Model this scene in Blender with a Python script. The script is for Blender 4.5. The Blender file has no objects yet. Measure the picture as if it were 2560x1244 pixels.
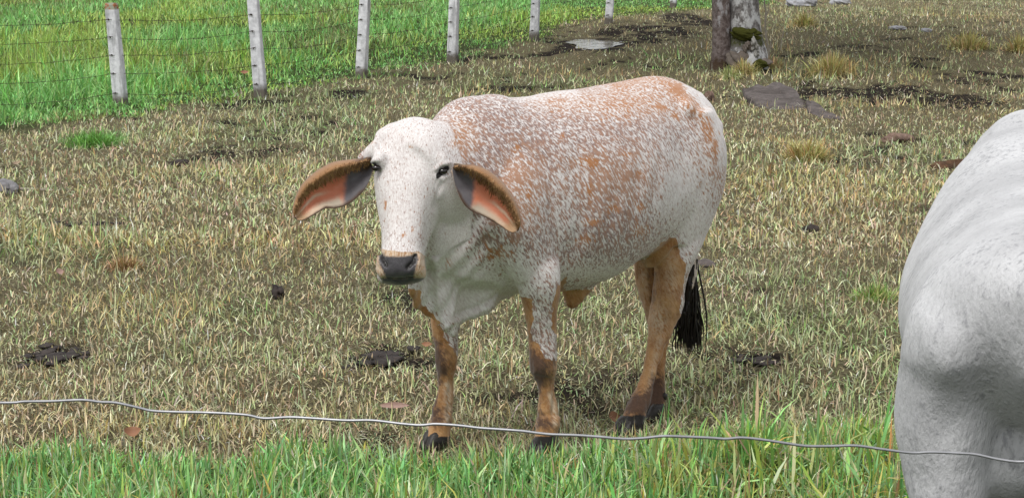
import bpy, math, random, os
import numpy as np
from mathutils import Vector

# ------------------------------------------------------------------ camera, sky, sun, exposure
scene = bpy.context.scene
col = scene.collection
rng = np.random.default_rng(7)
random.seed(7)

FPX, CX, CY = 4500.0, 1280.0, 622.0          # focal length and centre in photograph pixels
PITCH = math.radians(9.46)
CAM = np.array([0.0, 0.0, 1.75])
cd = bpy.data.cameras.new('camera')
cd.sensor_width = 36.0
cd.lens = 36.0 * FPX / 2560.0
cd.clip_start, cd.clip_end = 0.05, 600.0
cam = bpy.data.objects.new('camera', cd)
cam.location = CAM
cam.rotation_euler = (math.radians(90) - PITCH, 0, 0)
col.objects.link(cam)
scene.camera = cam

SUN_EL, SUN_AZ = math.radians(58), math.radians(212)   # azimuth clockwise from +Y: behind the camera, to its left
world = bpy.data.worlds.new('World')
scene.world = world
world.use_nodes = True
wn, wl = world.node_tree.nodes, world.node_tree.links
wn.clear()
w_out = wn.new('ShaderNodeOutputWorld')
w_bg = wn.new('ShaderNodeBackground')
w_hs = wn.new('ShaderNodeHueSaturation')
w_sky = wn.new('ShaderNodeTexSky')
w_sky.sky_type = 'NISHITA'
w_sky.sun_disc = False
w_sky.sun_elevation = SUN_EL
w_sky.sun_rotation = SUN_AZ
w_sky.air_density = 1.0
w_sky.dust_density = 4.0
w_hs.inputs['Saturation'].default_value = 0.45      # thin bright cloud
w_bg.inputs['Strength'].default_value = 0.15
wl.new(w_sky.outputs[0], w_hs.inputs['Color'])
w_mix = wn.new('ShaderNodeMix'); w_mix.data_type = 'RGBA'
w_tc = wn.new('ShaderNodeTexCoord'); w_ns = wn.new('ShaderNodeTexNoise'); w_mr = wn.new('ShaderNodeMapRange')
w_ns.inputs['Scale'].default_value = 2.2; w_ns.inputs['Detail'].default_value = 4.0
w_mr.inputs[1].default_value = 0.3; w_mr.inputs[2].default_value = 0.7; w_mr.inputs[3].default_value = 0.55; w_mr.inputs[4].default_value = 0.95
wl.new(w_tc.outputs['Generated'], w_ns.inputs['Vector']); wl.new(w_ns.outputs[0], w_mr.inputs[0]); wl.new(w_mr.outputs[0], w_mix.inputs[0])
wl.new(w_hs.outputs[0], w_mix.inputs[6])
w_mix.inputs[7].default_value = (5.6, 5.7, 5.85, 1.0)          # bright broken cloud over the whole sky
wl.new(w_mix.outputs[2], w_bg.inputs['Color'])
wl.new(w_bg.outputs[0], w_out.inputs['Surface'])

sd = bpy.data.lights.new('sun', 'SUN')
sd.energy = 2.0
sd.angle = math.radians(20)
sd.color = (1.0, 0.98, 0.945)
sun = bpy.data.objects.new('sun', sd)
sdir = Vector((math.sin(SUN_AZ) * math.cos(SUN_EL), math.cos(SUN_AZ) * math.cos(SUN_EL), math.sin(SUN_EL)))
sun.rotation_euler = (-sdir).to_track_quat('-Z', 'Y').to_euler()
sun.location = sdir * 30
col.objects.link(sun)

scene.view_settings.view_transform = 'Standard'
scene.view_settings.look = 'None'
scene.view_settings.exposure = 0.22
scene.view_settings.gamma = 1.0
scene.view_settings.use_curve_mapping = False

# ------------------------------------------------------------------ helpers
_fw = np.array([0, math.cos(PITCH), -math.sin(PITCH)])
_up = np.array([0, math.sin(PITCH), math.cos(PITCH)])
_rt = np.array([1.0, 0, 0])

def ray(px, py):
    return _fw + _rt * ((px - CX) / FPX) + _up * (-(py - CY) / FPX)

def P(px, py, Y):
    """the place seen at photo pixel (px, py) whose world y is Y"""
    d = ray(px, py)
    return CAM + d * (Y / d[1])

def proj(v):
    q = np.asarray(v) - CAM
    z = q @ _fw
    return CX + FPX * (q @ _rt) / z, CY - FPX * (q @ _up) / z

def sm(a, b, x):
    t = np.clip((np.asarray(x, float) - a) / (b - a), 0, 1)
    return t * t * (3 - 2 * t)

_tabs = {}
def vnoise(x, y, seed=0):
    """smooth value noise, 0..1"""
    if seed not in _tabs:
        _tabs[seed] = np.random.default_rng(1000 + seed).random((256, 256))
    T = _tabs[seed]
    x = np.asarray(x, float) + 50.3; y = np.asarray(y, float) + 71.7
    xi = np.floor(x).astype(int); yi = np.floor(y).astype(int)
    fx = x - xi; fy = y - yi
    fx = fx * fx * (3 - 2 * fx); fy = fy * fy * (3 - 2 * fy)
    xi %= 256; yi %= 256; x1 = (xi + 1) % 256; y1 = (yi + 1) % 256
    return ((T[xi, yi] * (1 - fx) + T[x1, yi] * fx) * (1 - fy) + (T[xi, y1] * (1 - fx) + T[x1, y1] * fx) * fy)

def fbm(x, y, seed=0, o=3):
    s = 0; a = 0.5; n = 0
    for k in range(o):
        s = s + a * vnoise(np.asarray(x) * 2 ** k, np.asarray(y) * 2 ** k, seed + 17 * k); n += a; a *= 0.5
    return s / n

PUD = (1.28, 28.4, 0.44, 1.6)     # puddle: centre and half axes
def terrain_raw(x, y):
    x = np.asarray(x, float); y = np.asarray(y, float)
    # the paddock is nearly level, then climbs a gentle bank behind the tree and the fence
    t = np.maximum(y - 21.5, 0)
    bank = np.where(t < 6.5, 0.0042 * t * t + 0.014 * t, 0.0042 * 42.25 + 0.091 + 0.034 * (np.minimum(t, 12.0) - 6.5))
    dip = -0.060 * np.exp(-(((x - 0.5) / 1.3) ** 2 + ((y - 6.85) / 0.55) ** 2))
    lump = (fbm(x * 0.9, y * 0.9, 3) - 0.5) * 0.05 + (fbm(x * 3.5, y * 3.5, 5) - 0.5) * 0.035
    calm = 1 - 0.75 * np.exp(-(((x - 0.1) / 1.1) ** 2 + ((y - 6.4) / 0.7) ** 2))
    return bank + dip + lump * calm * sm(4, 6, y)

PUD_Z = float(terrain_raw(PUD[0], PUD[1]))
def terrain(x, y):
    h = terrain_raw(x, y)
    r = np.sqrt(((np.asarray(x) - PUD[0]) / PUD[2]) ** 2 + ((np.asarray(y) - PUD[1]) / PUD[3]) ** 2)
    w = 1 - sm(1.0, 2.2, r)
    return h * (1 - w) + w * (PUD_Z - 0.03 * (1 - sm(0.7, 1.05, r)))

def G(px, py):
    """the ground seen at photo pixel (px, py)"""
    d = ray(px, py)
    ys = np.geomspace(3.0, 120, 6000)
    pts = CAM[None] + d[None] * (ys / d[1])[:, None]
    below = pts[:, 2] < terrain(pts[:, 0], pts[:, 1])
    k = int(np.argmax(below))
    p = pts[k].copy(); p[2] = float(terrain(p[0], p[1]))
    return p

def mesh_np(name, verts, loops, starts, totals, smooth=False):
    me = bpy.data.meshes.new(name)
    verts = np.ascontiguousarray(verts, np.float32)
    me.vertices.add(len(verts)); me.vertices.foreach_set('co', verts.ravel())
    me.loops.add(len(loops)); me.loops.foreach_set('vertex_index', np.ascontiguousarray(loops, np.int32))
    me.polygons.add(len(starts))
    me.polygons.foreach_set('loop_start', np.ascontiguousarray(starts, np.int32))
    me.polygons.foreach_set('loop_total', np.ascontiguousarray(totals, np.int32))
    if smooth:
        me.polygons.foreach_set('use_smooth', np.ones(len(starts), bool))
    me.update(calc_edges=True)
    me.validate()
    return me

def mesh_py(name, verts, faces, smooth=True):
    me = bpy.data.meshes.new(name)
    me.from_pydata([tuple(map(float, v)) for v in verts], [], [tuple(map(int, f)) for f in faces])
    if smooth:
        me.polygons.foreach_set('use_smooth', np.ones(len(me.polygons), bool))
    me.update()
    return me

def attr(me, name, data, typ='FLOAT'):
    a = me.attributes.new(name, typ, 'POINT')
    data = np.ascontiguousarray(data, np.float32)
    a.data.foreach_set({'FLOAT': 'value', 'FLOAT_VECTOR': 'vector', 'FLOAT_COLOR': 'color'}[typ], data.ravel())

def link(name, me, mat=None, parent=None, loc=None):
    o = bpy.data.objects.new(name, me)
    col.objects.link(o)
    if mat is not None:
        me.materials.append(mat)
    if loc is not None:
        o.location = loc
    if parent is not None:
        o.parent = parent
    return o

def thing(name, label, cat, loc, group=None):
    o = bpy.data.objects.new(name, None)
    o.empty_display_size = 0.1
    col.objects.link(o)
    o.location = [float(v) for v in loc]
    return tag(o, label, cat, group)

def tag(o, label, cat, group=None):
    o['label'] = label; o['category'] = cat
    if group: o['group'] = group
    return o

def child(name, me, mat, root):
    """me is in world coordinates; hang it on root and keep it where it is"""
    me.transform(__import__('mathutils').Matrix.Translation(-root.location))
    return link(name, me, mat, root)

def catmull(keys, sub):
    K = np.asarray(keys, float); n = len(K); out = []
    for i in range(n - 1):
        p0 = K[max(i - 1, 0)]; p1 = K[i]; p2 = K[i + 1]; p3 = K[min(i + 2, n - 1)]
        for s in range(sub):
            t = s / sub
            out.append(0.5 * (2 * p1 + (p2 - p0) * t + (2 * p0 - 5 * p1 + 4 * p2 - p3) * t * t + (3 * p1 - p0 - 3 * p2 + p3) * t ** 3))
    out.append(K[-1])
    return np.array(out)

def loft(rings, cap=True):
    """rings: (n, m, 3) closed rings -> verts, faces"""
    R = np.asarray(rings); n, m = R.shape[:2]
    V = R.reshape(-1, 3).tolist(); F = []
    for i in range(n - 1):
        for j in range(m):
            a = i * m + j; b = i * m + (j + 1) % m
            F.append((a, b, b + m, a + m))
    if cap:
        for i, rev in ((0, True), (n - 1, False)):
            c = len(V); V.append(R[i].mean(0).tolist())
            for j in range(m):
                a = i * m + j; b = i * m + (j + 1) % m
                F.append((c, b, a) if rev else (c, a, b))
    return np.array(V), F

def ring(c, a, b, e=2.0, m=40):
    t = np.linspace(0, 2 * np.pi, m, endpoint=False)
    ct, st = np.cos(t), np.sin(t)
    x = np.sign(ct) * np.abs(ct) ** (2 / e); y = np.sign(st) * np.abs(st) ** (2 / e)
    return np.asarray(c)[None] + x[:, None] * np.asarray(a)[None] + y[:, None] * np.asarray(b)[None]

class Geo:
    def __init__(self): self.V = []; self.F = []; self.n = 0
    def add(self, V, F):
        self.V.append(np.asarray(V, float)); self.F += [tuple(i + self.n for i in f) for f in F]; self.n += len(V)
        return self
    def mesh(self, name, smooth=True):
        return mesh_py(name, np.vstack(self.V), self.F, smooth)

def tube(pts, radii, m=8, e=2.0, cap=True):
    pts = np.asarray(pts, float); n = len(pts)
    radii = np.broadcast_to(np.asarray(radii, float), (n,))
    T = np.gradient(pts, axis=0); T /= np.linalg.norm(T, axis=1)[:, None] + 1e-12
    ref = np.array([0, 0, 1.0]) if abs(T[0, 2]) < 0.8 else np.array([0, 1.0, 0])
    R = []
    for i in range(n):
        a = np.cross(ref, T[i]); a /= np.linalg.norm(a) + 1e-12
        b = np.cross(T[i], a); ref = b
        R.append(ring(pts[i], a * radii[i], b * radii[i], e, m))
    return loft(R, cap)

def blob(c, r, seed=0, rough=0.25, sub=3, squash=1.0):
    """an uneven lump: icosphere pushed about by noise"""
    import bmesh
    bm = bmesh.new(); bmesh.ops.create_icosphere(bm, subdivisions=sub, radius=1.0)
    V = np.array([v.co[:] for v in bm.verts]); F = [tuple(v.index for v in f.verts) for f in bm.faces]; bm.free()
    d = 1 + rough * 2 * (fbm(V[:, 0] * 1.3 + V[:, 2] * 0.9 + seed, V[:, 1] * 1.3 - V[:, 2] * 1.1 + seed * 0.7, 31, 3) - 0.5)
    d += rough * 0.7 * (vnoise(V[:, 0] * 4 + V[:, 2] * 3 + seed, V[:, 1] * 4 - V[:, 2] * 3, 33) - 0.5)
    V = V * d[:, None] * np.asarray(r)[None]
    return V + np.asarray(c)[None], F

# ---- shader helper
class N:
    """tiny node-tree writer"""
    def __init__(self, name):
        self.m = bpy.data.materials.new(name); self.m.use_nodes = True
        self.t = self.m.node_tree; self.t.nodes.clear()
        self.out = self.new('ShaderNodeOutputMaterial')
    def new(self, typ, **kw):
        n = self.t.nodes.new(typ)
        for k, v in kw.items(): setattr(n, k, v)
        return n
    def put(self, sock, v):
        if v is None: return
        if isinstance(v, bpy.types.NodeSocket): self.t.links.new(v, sock)
        else:
            if isinstance(v, (tuple, list)) and len(v) == 3 and sock.type == 'RGBA': v = tuple(v) + (1,)
            sock.default_value = v
    def attr(self, name, out='Fac'):
        n = self.new('ShaderNodeAttribute'); n.attribute_name = name; return n.outputs[out]
    def math(self, op, a, b=None, c=None, clamp=False):
        n = self.new('ShaderNodeMath', operation=op); n.use_clamp = clamp
        self.put(n.inputs[0], a); self.put(n.inputs[1], b); self.put(n.inputs[2], c); return n.outputs[0]
    def mix(self, f, a, b, mode='MIX'):
        n = self.new('ShaderNodeMix', data_type='RGBA', blend_type=mode)
        self.put(n.inputs[0], f); self.put(n.inputs[6], a); self.put(n.inputs[7], b); return n.outputs[2]
    def rng(self, v, a, b, c=0.0, d=1.0, smooth=True):
        n = self.new('ShaderNodeMapRange', interpolation_type='SMOOTHSTEP' if smooth else 'LINEAR')
        for i, x in enumerate((v, a, b, c, d)): self.put(n.inputs[i], x)
        return n.outputs[0]
    def noise(self, scale, vec=None, detail=3.0, rough=0.55, out='Fac', dist=0.0):
        n = self.new('ShaderNodeTexNoise')
        if vec is not None: self.put(n.inputs['Vector'], vec)
        n.inputs['Scale'].default_value = scale; n.inputs['Detail'].default_value = detail
        n.inputs['Roughness'].default_value = rough; n.inputs['Distortion'].default_value = dist
        return n.outputs[out]
    def vor(self, scale, vec=None, feature='F1', out='Distance', rand=1.0):
        n = self.new('ShaderNodeTexVoronoi', feature=feature)
        if vec is not None: self.put(n.inputs['Vector'], vec)
        n.inputs['Scale'].default_value = scale; n.inputs['Randomness'].default_value = rand
        return n.outputs[out]
    def coord(self, which='Object'):
        return self.new('ShaderNodeTexCoord').outputs[which]
    def mapping(self, vec, scale=(1, 1, 1), rot=(0, 0, 0)):
        n = self.new('ShaderNodeMapping'); self.put(n.inputs['Vector'], vec)
        n.inputs['Scale'].default_value = scale; n.inputs['Rotation'].default_value = rot; return n.outputs[0]
    def bump(self, h, strength=0.3, dist=0.01):
        n = self.new('ShaderNodeBump'); n.inputs['Strength'].default_value = strength; n.inputs['Distance'].default_value = dist
        self.put(n.inputs['Height'], h); return n.outputs[0]
    def bsdf(self, color, rough=0.7, normal=None, spec=0.3, **kw):
        n = self.new('ShaderNodeBsdfPrincipled')
        self.put(n.inputs['Base Color'], color); self.put(n.inputs['Roughness'], rough)
        self.put(n.inputs['Specular IOR Level'], spec)
        if normal is not None: self.put(n.inputs['Normal'], normal)
        for k, v in kw.items(): self.put(n.inputs[k.replace('_', ' ')], v)
        self.t.links.new(n.outputs[0], self.out.inputs['Surface'])
        return n
# ------------------------------------------------------------------ maps shared by the ground and the grass
POSTX = [(303, 267), (652, 243), (903, 197), (1131, 157), (1335, 101), (1521, 60), (1682, 21)]
POST = [G(*p) for p in POSTX]
_pa, _pb = np.array(POST[0][:2]), np.array(POST[5][:2])
_pd = (_pb - _pa) / np.linalg.norm(_pb - _pa)
_pn = np.array([-_pd[1], _pd[0]])
if _pn[1] < 0: _pn = -_pn
def beyond(x, y):
    """metres past the far fence (negative on the paddock side)"""
    s = (np.asarray(x) - _pa[0]) * _pn[0] + (np.asarray(y) - _pa[1]) * _pn[1]
    return s

# trodden and muddy places: photo pixel, half width, half height in pixels, strength
MUD = [(215, 556, 95, 12, 1.0), (300, 566, 60, 10, .7), (60, 655, 70, 22, .7), (690, 735, 26, 12, .8), (750, 660, 70, 22, .6), (130, 885, 110, 32, .85), (330, 905, 90, 26, .4), (60, 890, 60, 40, .5),
       (960, 885, 100, 34, 1.0), (1050, 910, 70, 26, .8), (880, 800, 45, 12, .5), (560, 385, 150, 16, .8), (440, 410, 60, 10, .6), (700, 372, 110, 12, .7), (800, 330, 60, 8, .35), (330, 296, 60, 8, .6), (260, 300, 40, 7, .4),
       (1900, 890, 100, 18, 1.0), (1870, 925, 110, 16, .8), (2030, 930, 60, 12, .4), (2200, 850, 60, 22, .6), (2120, 700, 70, 10, .5), (2240, 680, 70, 10, .7), (1990, 640, 24, 10, .5), (1960, 655, 40, 8, .4),
       (1380, 132, 80, 8, 1.0), (1480, 116, 110, 17, 1.0), (1620, 78, 130, 16, 1.0), (1720, 45, 70, 14, 1.0), (1600, 100, 90, 10, .8), (1310, 145, 40, 6, .6), (1090, 205, 80, 8, .45), (1230, 830, 50, 12, .5), (1560, 870, 60, 14, .45),
       (2120, 235, 150, 20, 1.0), (2230, 225, 120, 18, .9), (2350, 250, 150, 26, .95), (2440, 265, 100, 14, .6), (2250, 345, 60, 14, .6), (2180, 335, 60, 10, .6), (2170, 405, 60, 12, .6), (2220, 385, 40, 10, .5), (1960, 250, 90, 12, .5),
       (2150, 120, 120, 16, .5), (2250, 100, 100, 12, .45), (2420, 200, 120, 16, .5), (2400, 90, 120, 12, .45), (1900, 165, 60, 10, .6), (560, 620, 60, 8, .3), (1280, 980, 90, 18, .35), (1170, 960, 80, 20, .45), (1450, 1120, 60, 14, .4), (1100, 1120, 60, 16, .5),
       (2330, 520, 60, 14, .5), (2280, 415, 50, 8, .5), (30, 480, 60, 10, .7), (150, 470, 60, 8, .4), (320, 470, 30, 7, .5), (1000, 760, 40, 10, .3), (480, 920, 80, 20, .35), (700, 960, 100, 16, .3), (950, 1000, 60, 14, .6)]
def _ell(px, py, rx, ry):
    c = G(px, py); a = G(px + rx, py); b = G(px, py - ry)
    return c[0], c[1], max(abs(a[0] - c[0]), .03), max(abs(b[1] - c[1]), .05)
MUDW = [_ell(a, b, c, d) + (e,) for a, b, c, d, e in MUD]
# green patches inside the paddock
GRN = [(240, 352, 100, 20, 1.0), (560, 440, 110, 14, .4), (820, 440, 60, 10, .4), (620, 780, 90, 40, .6), (520, 880, 120, 30, .35), (2170, 720, 90, 28, .6), (2150, 760, 60, 20, .4), (40, 590, 60, 20, .3), (330, 600, 70, 14, .35), (1500, 800, 60, 30, .35), (1750, 950, 120, 30, .35), (2020, 980, 160, 40, .4), (1680, 1010, 90, 30, .5), (1250, 900, 60, 40, .35), (1300, 450, 10, 10, 0.0), (500, 330, 120, 12, .3), (1040, 230, 100, 10, .35), (2050, 70, 160, 20, .5), (2230, 150, 120, 20, .3), (2100, 30, 200, 16, .6), (1960, 700, 60, 20, .3), (380, 1000, 100, 20, .35)]
GRNW = [_ell(a, b, c, d) + (e,) for a, b, c, d, e in GRN]
GOLD = [(320, 640, 110, 32, .9), (520, 660, 90, 24, .5), (2010, 370, 90, 30, .8), (2080, 170, 70, 20, .8), (2410, 110, 70, 20, .8), (2400, 40, 120, 16, .8), (2000, 70, 50, 20, .6), (2540, 100, 60, 20, .6), (1870, 200, 140, 12, .7), (330, 1070, 160, 26, .6), (600, 1080, 120, 20, .5), (1780, 720, 60, 16, .4), (1820, 830, 100, 16, .5), (2160, 640, 70, 14, .4), (700, 590, 120, 26, .3), (1470, 190, 180, 14, .45), (640, 300, 160, 12, .4), (2040, 560, 200, 30, .35), (330, 450, 200, 30, .3)]
GOLDW = [_ell(a, b, c, d) + (e,) for a, b, c, d, e in GOLD]
def ells(x, y, L):
    s = np.zeros(np.shape(x))
    for cx, cy, rx, ry, e in L:
        if e: s = np.maximum(s, e * np.exp(-((((x - cx) / rx) ** 2 + ((y - cy) / ry) ** 2) ** 1.4)))
    return s

def maps(x, y):
    """mud, green (paddock), gold, lush (beyond the fence), strip (ungrazed verge in front)"""
    n1 = fbm(x * 1.1, y * 0.8, 40); n2 = fbm(x * 4.5, y * 3.0, 50); n3 = fbm(x * 0.33, y * 0.25, 60)
    by = beyond(x, y) + (n2 - 0.5) * 1.1
    lush = sm(-0.85, 0.05, by + 0.55 * sm(-3.0, -5.0, x) - 1.1 * sm(0.2, 1.2, x)) * (x < 6.5)
    # right of the last posts the bank behind the tree is grazed like the paddock
    mud = np.maximum(0.95 * ells(x, y, MUDW) * sm(0.28, 0.60, 0.45 * n2 + 0.55 * fbm(x * 9, y * 4.5, 85, 3)), 0.68 * sm(0.57, 0.72, n1 * 0.55 + n2 * 0.45))
    mud = np.clip(mud * (1 + 0.5 * sm(14, 19, y)), 0, 0.84) * (1 - 0.9 * lush)
    green = np.maximum(ells(x, y, GRNW), 0.55 * sm(0.52, 0.72, n3 * 0.5 + n1 * 0.5))
    gold = np.maximum(ells(x, y, GOLDW), 0.6 * sm(0.55, 0.75, fbm(x * 0.7 + 9, y * 0.6, 70)))
    # verge: edge runs from about y=6.3 on the left to 6.5 on the right
    edge = 5.98 + (n2 - 0.5) * 0.22 + 0.36 * sm(0.25, 0.75, x) * (1 - sm(1.3, 1.8, x)) + 0.07 * np.sin(x * 7) - 0.05 * np.exp(-((x - 0.1) / 0.25) ** 2)
    strip = 1 - sm(-0.12, 0.22, y - edge)
    return dict(mud=mud, green=green, gold=gold, lush=lush, strip=strip, n1=n1, n2=n2, n3=n3, by=by)

# ------------------------------------------------------------------ ground sheet
ys = np.concatenate([np.linspace(-6, 4.9, 24), np.linspace(5.0, 9.0, 90), np.linspace(9.05, 35, 230), np.linspace(35.3, 140, 70)])
xs = np.concatenate([np.linspace(-90, -11, 30), np.linspace(-10.8, -3, 60), np.linspace(-2.94, 2.94, 120), np.linspace(3, 10.8, 60), np.linspace(11, 90, 30)])
X, Y = np.meshgrid(xs, ys)
mp = maps(X.ravel(), Y.ravel())
Z = terrain(X, Y)
Z = Z - 0.025 * (mp['mud'].reshape(Z.shape)) * (fbm(X * 5, Y * 5, 81) ) * (Y > 5)
Vg = np.stack([X.ravel(), Y.ravel(), Z.ravel()], 1)
ny, nx = X.shape
i = np.arange(ny - 1)[:, None] * nx + np.arange(nx - 1)[None]
Fg = np.stack([i, i + 1, i + nx + 1, i + nx], -1).reshape(-1, 4)
me = mesh_np('ground', Vg, Fg.ravel(), np.arange(len(Fg)) * 4, np.full(len(Fg), 4), True)
attr(me, 'mud', mp['mud']); attr(me, 'green', np.clip(mp['lush'] + mp['strip'] + 0.6 * mp['green'], 0, 1))
n = N('pasture_soil')
co = n.coord('Object'); mud = n.attr('mud'); grn = n.attr('green')
th = n.noise(26, co, 6.0, 0.7); th2 = n.noise(90, co, 4.0, 0.7); cl = n.noise(5, co, 4.0)
thatch = n.mix(n.rng(th2, 0.35, 0.65), (0.065, 0.056, 0.034), (0.32, 0.275, 0.165))
thatch = n.mix(n.math('MULTIPLY', grn, 0.8), thatch, n.mix(th2, (0.018, 0.035, 0.010), (0.05, 0.095, 0.022)))
soil = n.mix(n.rng(th, 0.3, 0.7), (0.011, 0.009, 0.008), (0.058, 0.045, 0.037))
mm = n.rng(n.math('ADD', mud, n.math('MULTIPLY', n.math('SUBTRACT', n.math('ADD', n.math('MULTIPLY', th, 0.6), n.math('MULTIPLY', cl, 0.4)), 0.5), 1.5)), 0.2, 0.75)
n.bsdf(n.mix(mm, thatch, soil), 0.95, n.bump(n.math('ADD', th, n.math('MULTIPLY', th2, 0.5)), 1.0, 0.06), 0.04)
ground = link('ground', me, n.m); ground['kind'] = 'structure'

# puddle
n = N('water')
n.bsdf((0.03, 0.027, 0.022), 0.04, n.bump(n.noise(5, n.coord('Object'), 2.0, 0.5), 0.6, 0.02), 1.0)
t = np.linspace(0, 2 * np.pi, 48, endpoint=False)
rr = 0.92 + 0.18 * np.sin(3 * t + 1) + 0.10 * np.sin(5 * t)
pv = np.stack([PUD[0] + PUD[2] * rr * np.cos(t), PUD[1] + PUD[3] * rr * np.sin(t), np.full(48, PUD_Z - 0.010)], 1)
puddle = link('puddle', mesh_py('puddle', np.vstack([pv, [[PUD[0], PUD[1], PUD_Z - 0.010]]]), [(k, (k + 1) % 48, 48) for k in range(48)]), n.m)
puddle['kind'] = 'structure'

# ------------------------------------------------------------------ grass
def blades(name, x, y, h, w, lean, az, colr, segs=2, face=None, droop=0.5, z0=-0.004, mat=None, tipw=0.0):
    n_ = len(x); r = np.random.default_rng(len(x))
    z = terrain(x, y) + z0
    base = np.stack([x, y, z], 1)
    d = np.stack([np.cos(az), np.sin(az), np.zeros(n_)], 1)
    fa = az + np.pi / 2 + r.normal(0, 0.7, n_) if face is None else face
    s = np.stack([np.cos(fa), np.sin(fa), np.zeros(n_)], 1) * (w / 2)[:, None]
    up = np.array([0, 0, 1.0])[None]
    def at(t):
        a = lean * (1 + droop * t)                # bends over more towards the tip
        return base + d * (np.sin(a) * h * t)[:, None] + up * (np.cos(a) * h * t)[:, None]
    if segs == 1:
        V = np.stack([base - s, base + s, at(1.0)], 1).reshape(-1, 3); k = 3
        idx = np.arange(n_)[:, None] * 3 + np.array([[0, 1, 2]])
        loops = idx.ravel(); tot = np.full(n_, 3)
    elif segs == 2:
        m = at(0.55)
        V = np.stack([base - s * 0.8, base + s * 0.8, m - s, m + s, at(1.0)], 1).reshape(-1, 3); k = 5
        idx = np.arange(n_)[:, None] * 5
        loops = np.concatenate([idx + np.array([[0, 1, 3, 2]]), idx + np.array([[2, 3, 4]])], 1).ravel()
        tot = np.tile([4, 3], n_)
    else:
        m1, m2 = at(0.35), at(0.7)
        V = np.stack([base - s * 0.6, base + s * 0.6, m1 - s, m1 + s, m2 - s * 0.8, m2 + s * 0.8, at(1.0)], 1).reshape(-1, 3); k = 7
        idx = np.arange(n_)[:, None] * 7
        loops = np.concatenate([idx + np.array([[0, 1, 3, 2]]), idx + np.array([[2, 3, 5, 4]]), idx + np.array([[4, 5, 6]])], 1).ravel()
        tot = np.tile([4, 4, 3], n_)
    st = np.concatenate([[0], np.cumsum(tot)[:-1]])
    me = mesh_np(name, V, loops, st, tot)
    c4 = np.concatenate([colr, np.ones((n_, 1))], 1)
    attr(me, 'tint', np.repeat(c4, k, 0), 'FLOAT_COLOR')
    return me

def blade_mat(name, rough, trans, spec):
    n = N(name)
    c = n.attr('tint', 'Color')
    p = n.new('ShaderNodeBsdfPrincipled'); n.put(p.inputs['Base Color'], c)
    p.inputs['Roughness'].default_value = rough; p.inputs['Specular IOR Level'].default_value = spec
    t = n.new('ShaderNodeBsdfTranslucent'); n.put(t.inputs['Color'], n.mix(0.25, c, (0.55, 0.65, 0.10)))
    mx = n.new('ShaderNodeMixShader'); mx.inputs[0].default_value = trans
    n.t.links.new(p.outputs[0], mx.inputs[1]); n.t.links.new(t.outputs[0], mx.inputs[2]); n.t.links.new(mx.outputs[0], n.out.inputs['Surface'])
    return n.m
DRYM = blade_mat('dry_grass', 0.6, 0.12, 0.2)
GREENM = blade_mat('green_grass', 0.42, 0.22, 0.4)

def pick(pal, p, n_, r, jit=0.27):
    pal = np.array(pal); k = r.choice(len(pal), n_, p=np.array(p) / np.sum(p))
    c = pal[k] * np.exp(r.normal(0, jit, (n_, 1))) * np.exp(r.normal(0, jit * 0.35, (n_, 3)))
    return np.clip(c, 0, 0.85)
STRAW = [(0.66, 0.58, 0.38), (0.57, 0.49, 0.29), (0.44, 0.35, 0.19), (0.66, 0.60, 0.41), (0.27, 0.19, 0.105)]
PALEG = [(0.40, 0.45, 0.23), (0.50, 0.53, 0.30), (0.27, 0.34, 0.15), (0.58, 0.60, 0.38)]
GOLDC = [(0.54, 0.43, 0.20), (0.62, 0.52, 0.28), (0.40, 0.26, 0.12), (0.46, 0.42, 0.17)]
LUSH = [(0.16, 0.42, 0.10), (0.24, 0.50, 0.145), (0.33, 0.55, 0.18), (0.10, 0.28, 0.065)]
VERGE = [(0.19, 0.41, 0.13), (0.28, 0.51, 0.19), (0.10, 0.26, 0.07), (0.46, 0.60, 0.32)]

def scatter(y0, y1, n_, r, margin=1.22, p=1.0):
    """points in the wedge the photograph looks over (and some way to either side); denser towards the front for p>1"""
    u = r.random(n_)
    if p == 1.0: y = y0 + (y1 - y0) * u
    else: y = (y0 ** (1 - p) + u * (y1 ** (1 - p) - y0 ** (1 - p))) ** (1 / (1 - p))
    x = (r.random(n_) * 2 - 1) * (y * 1280 / FPX * margin + 0.75)
    return x, y

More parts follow.
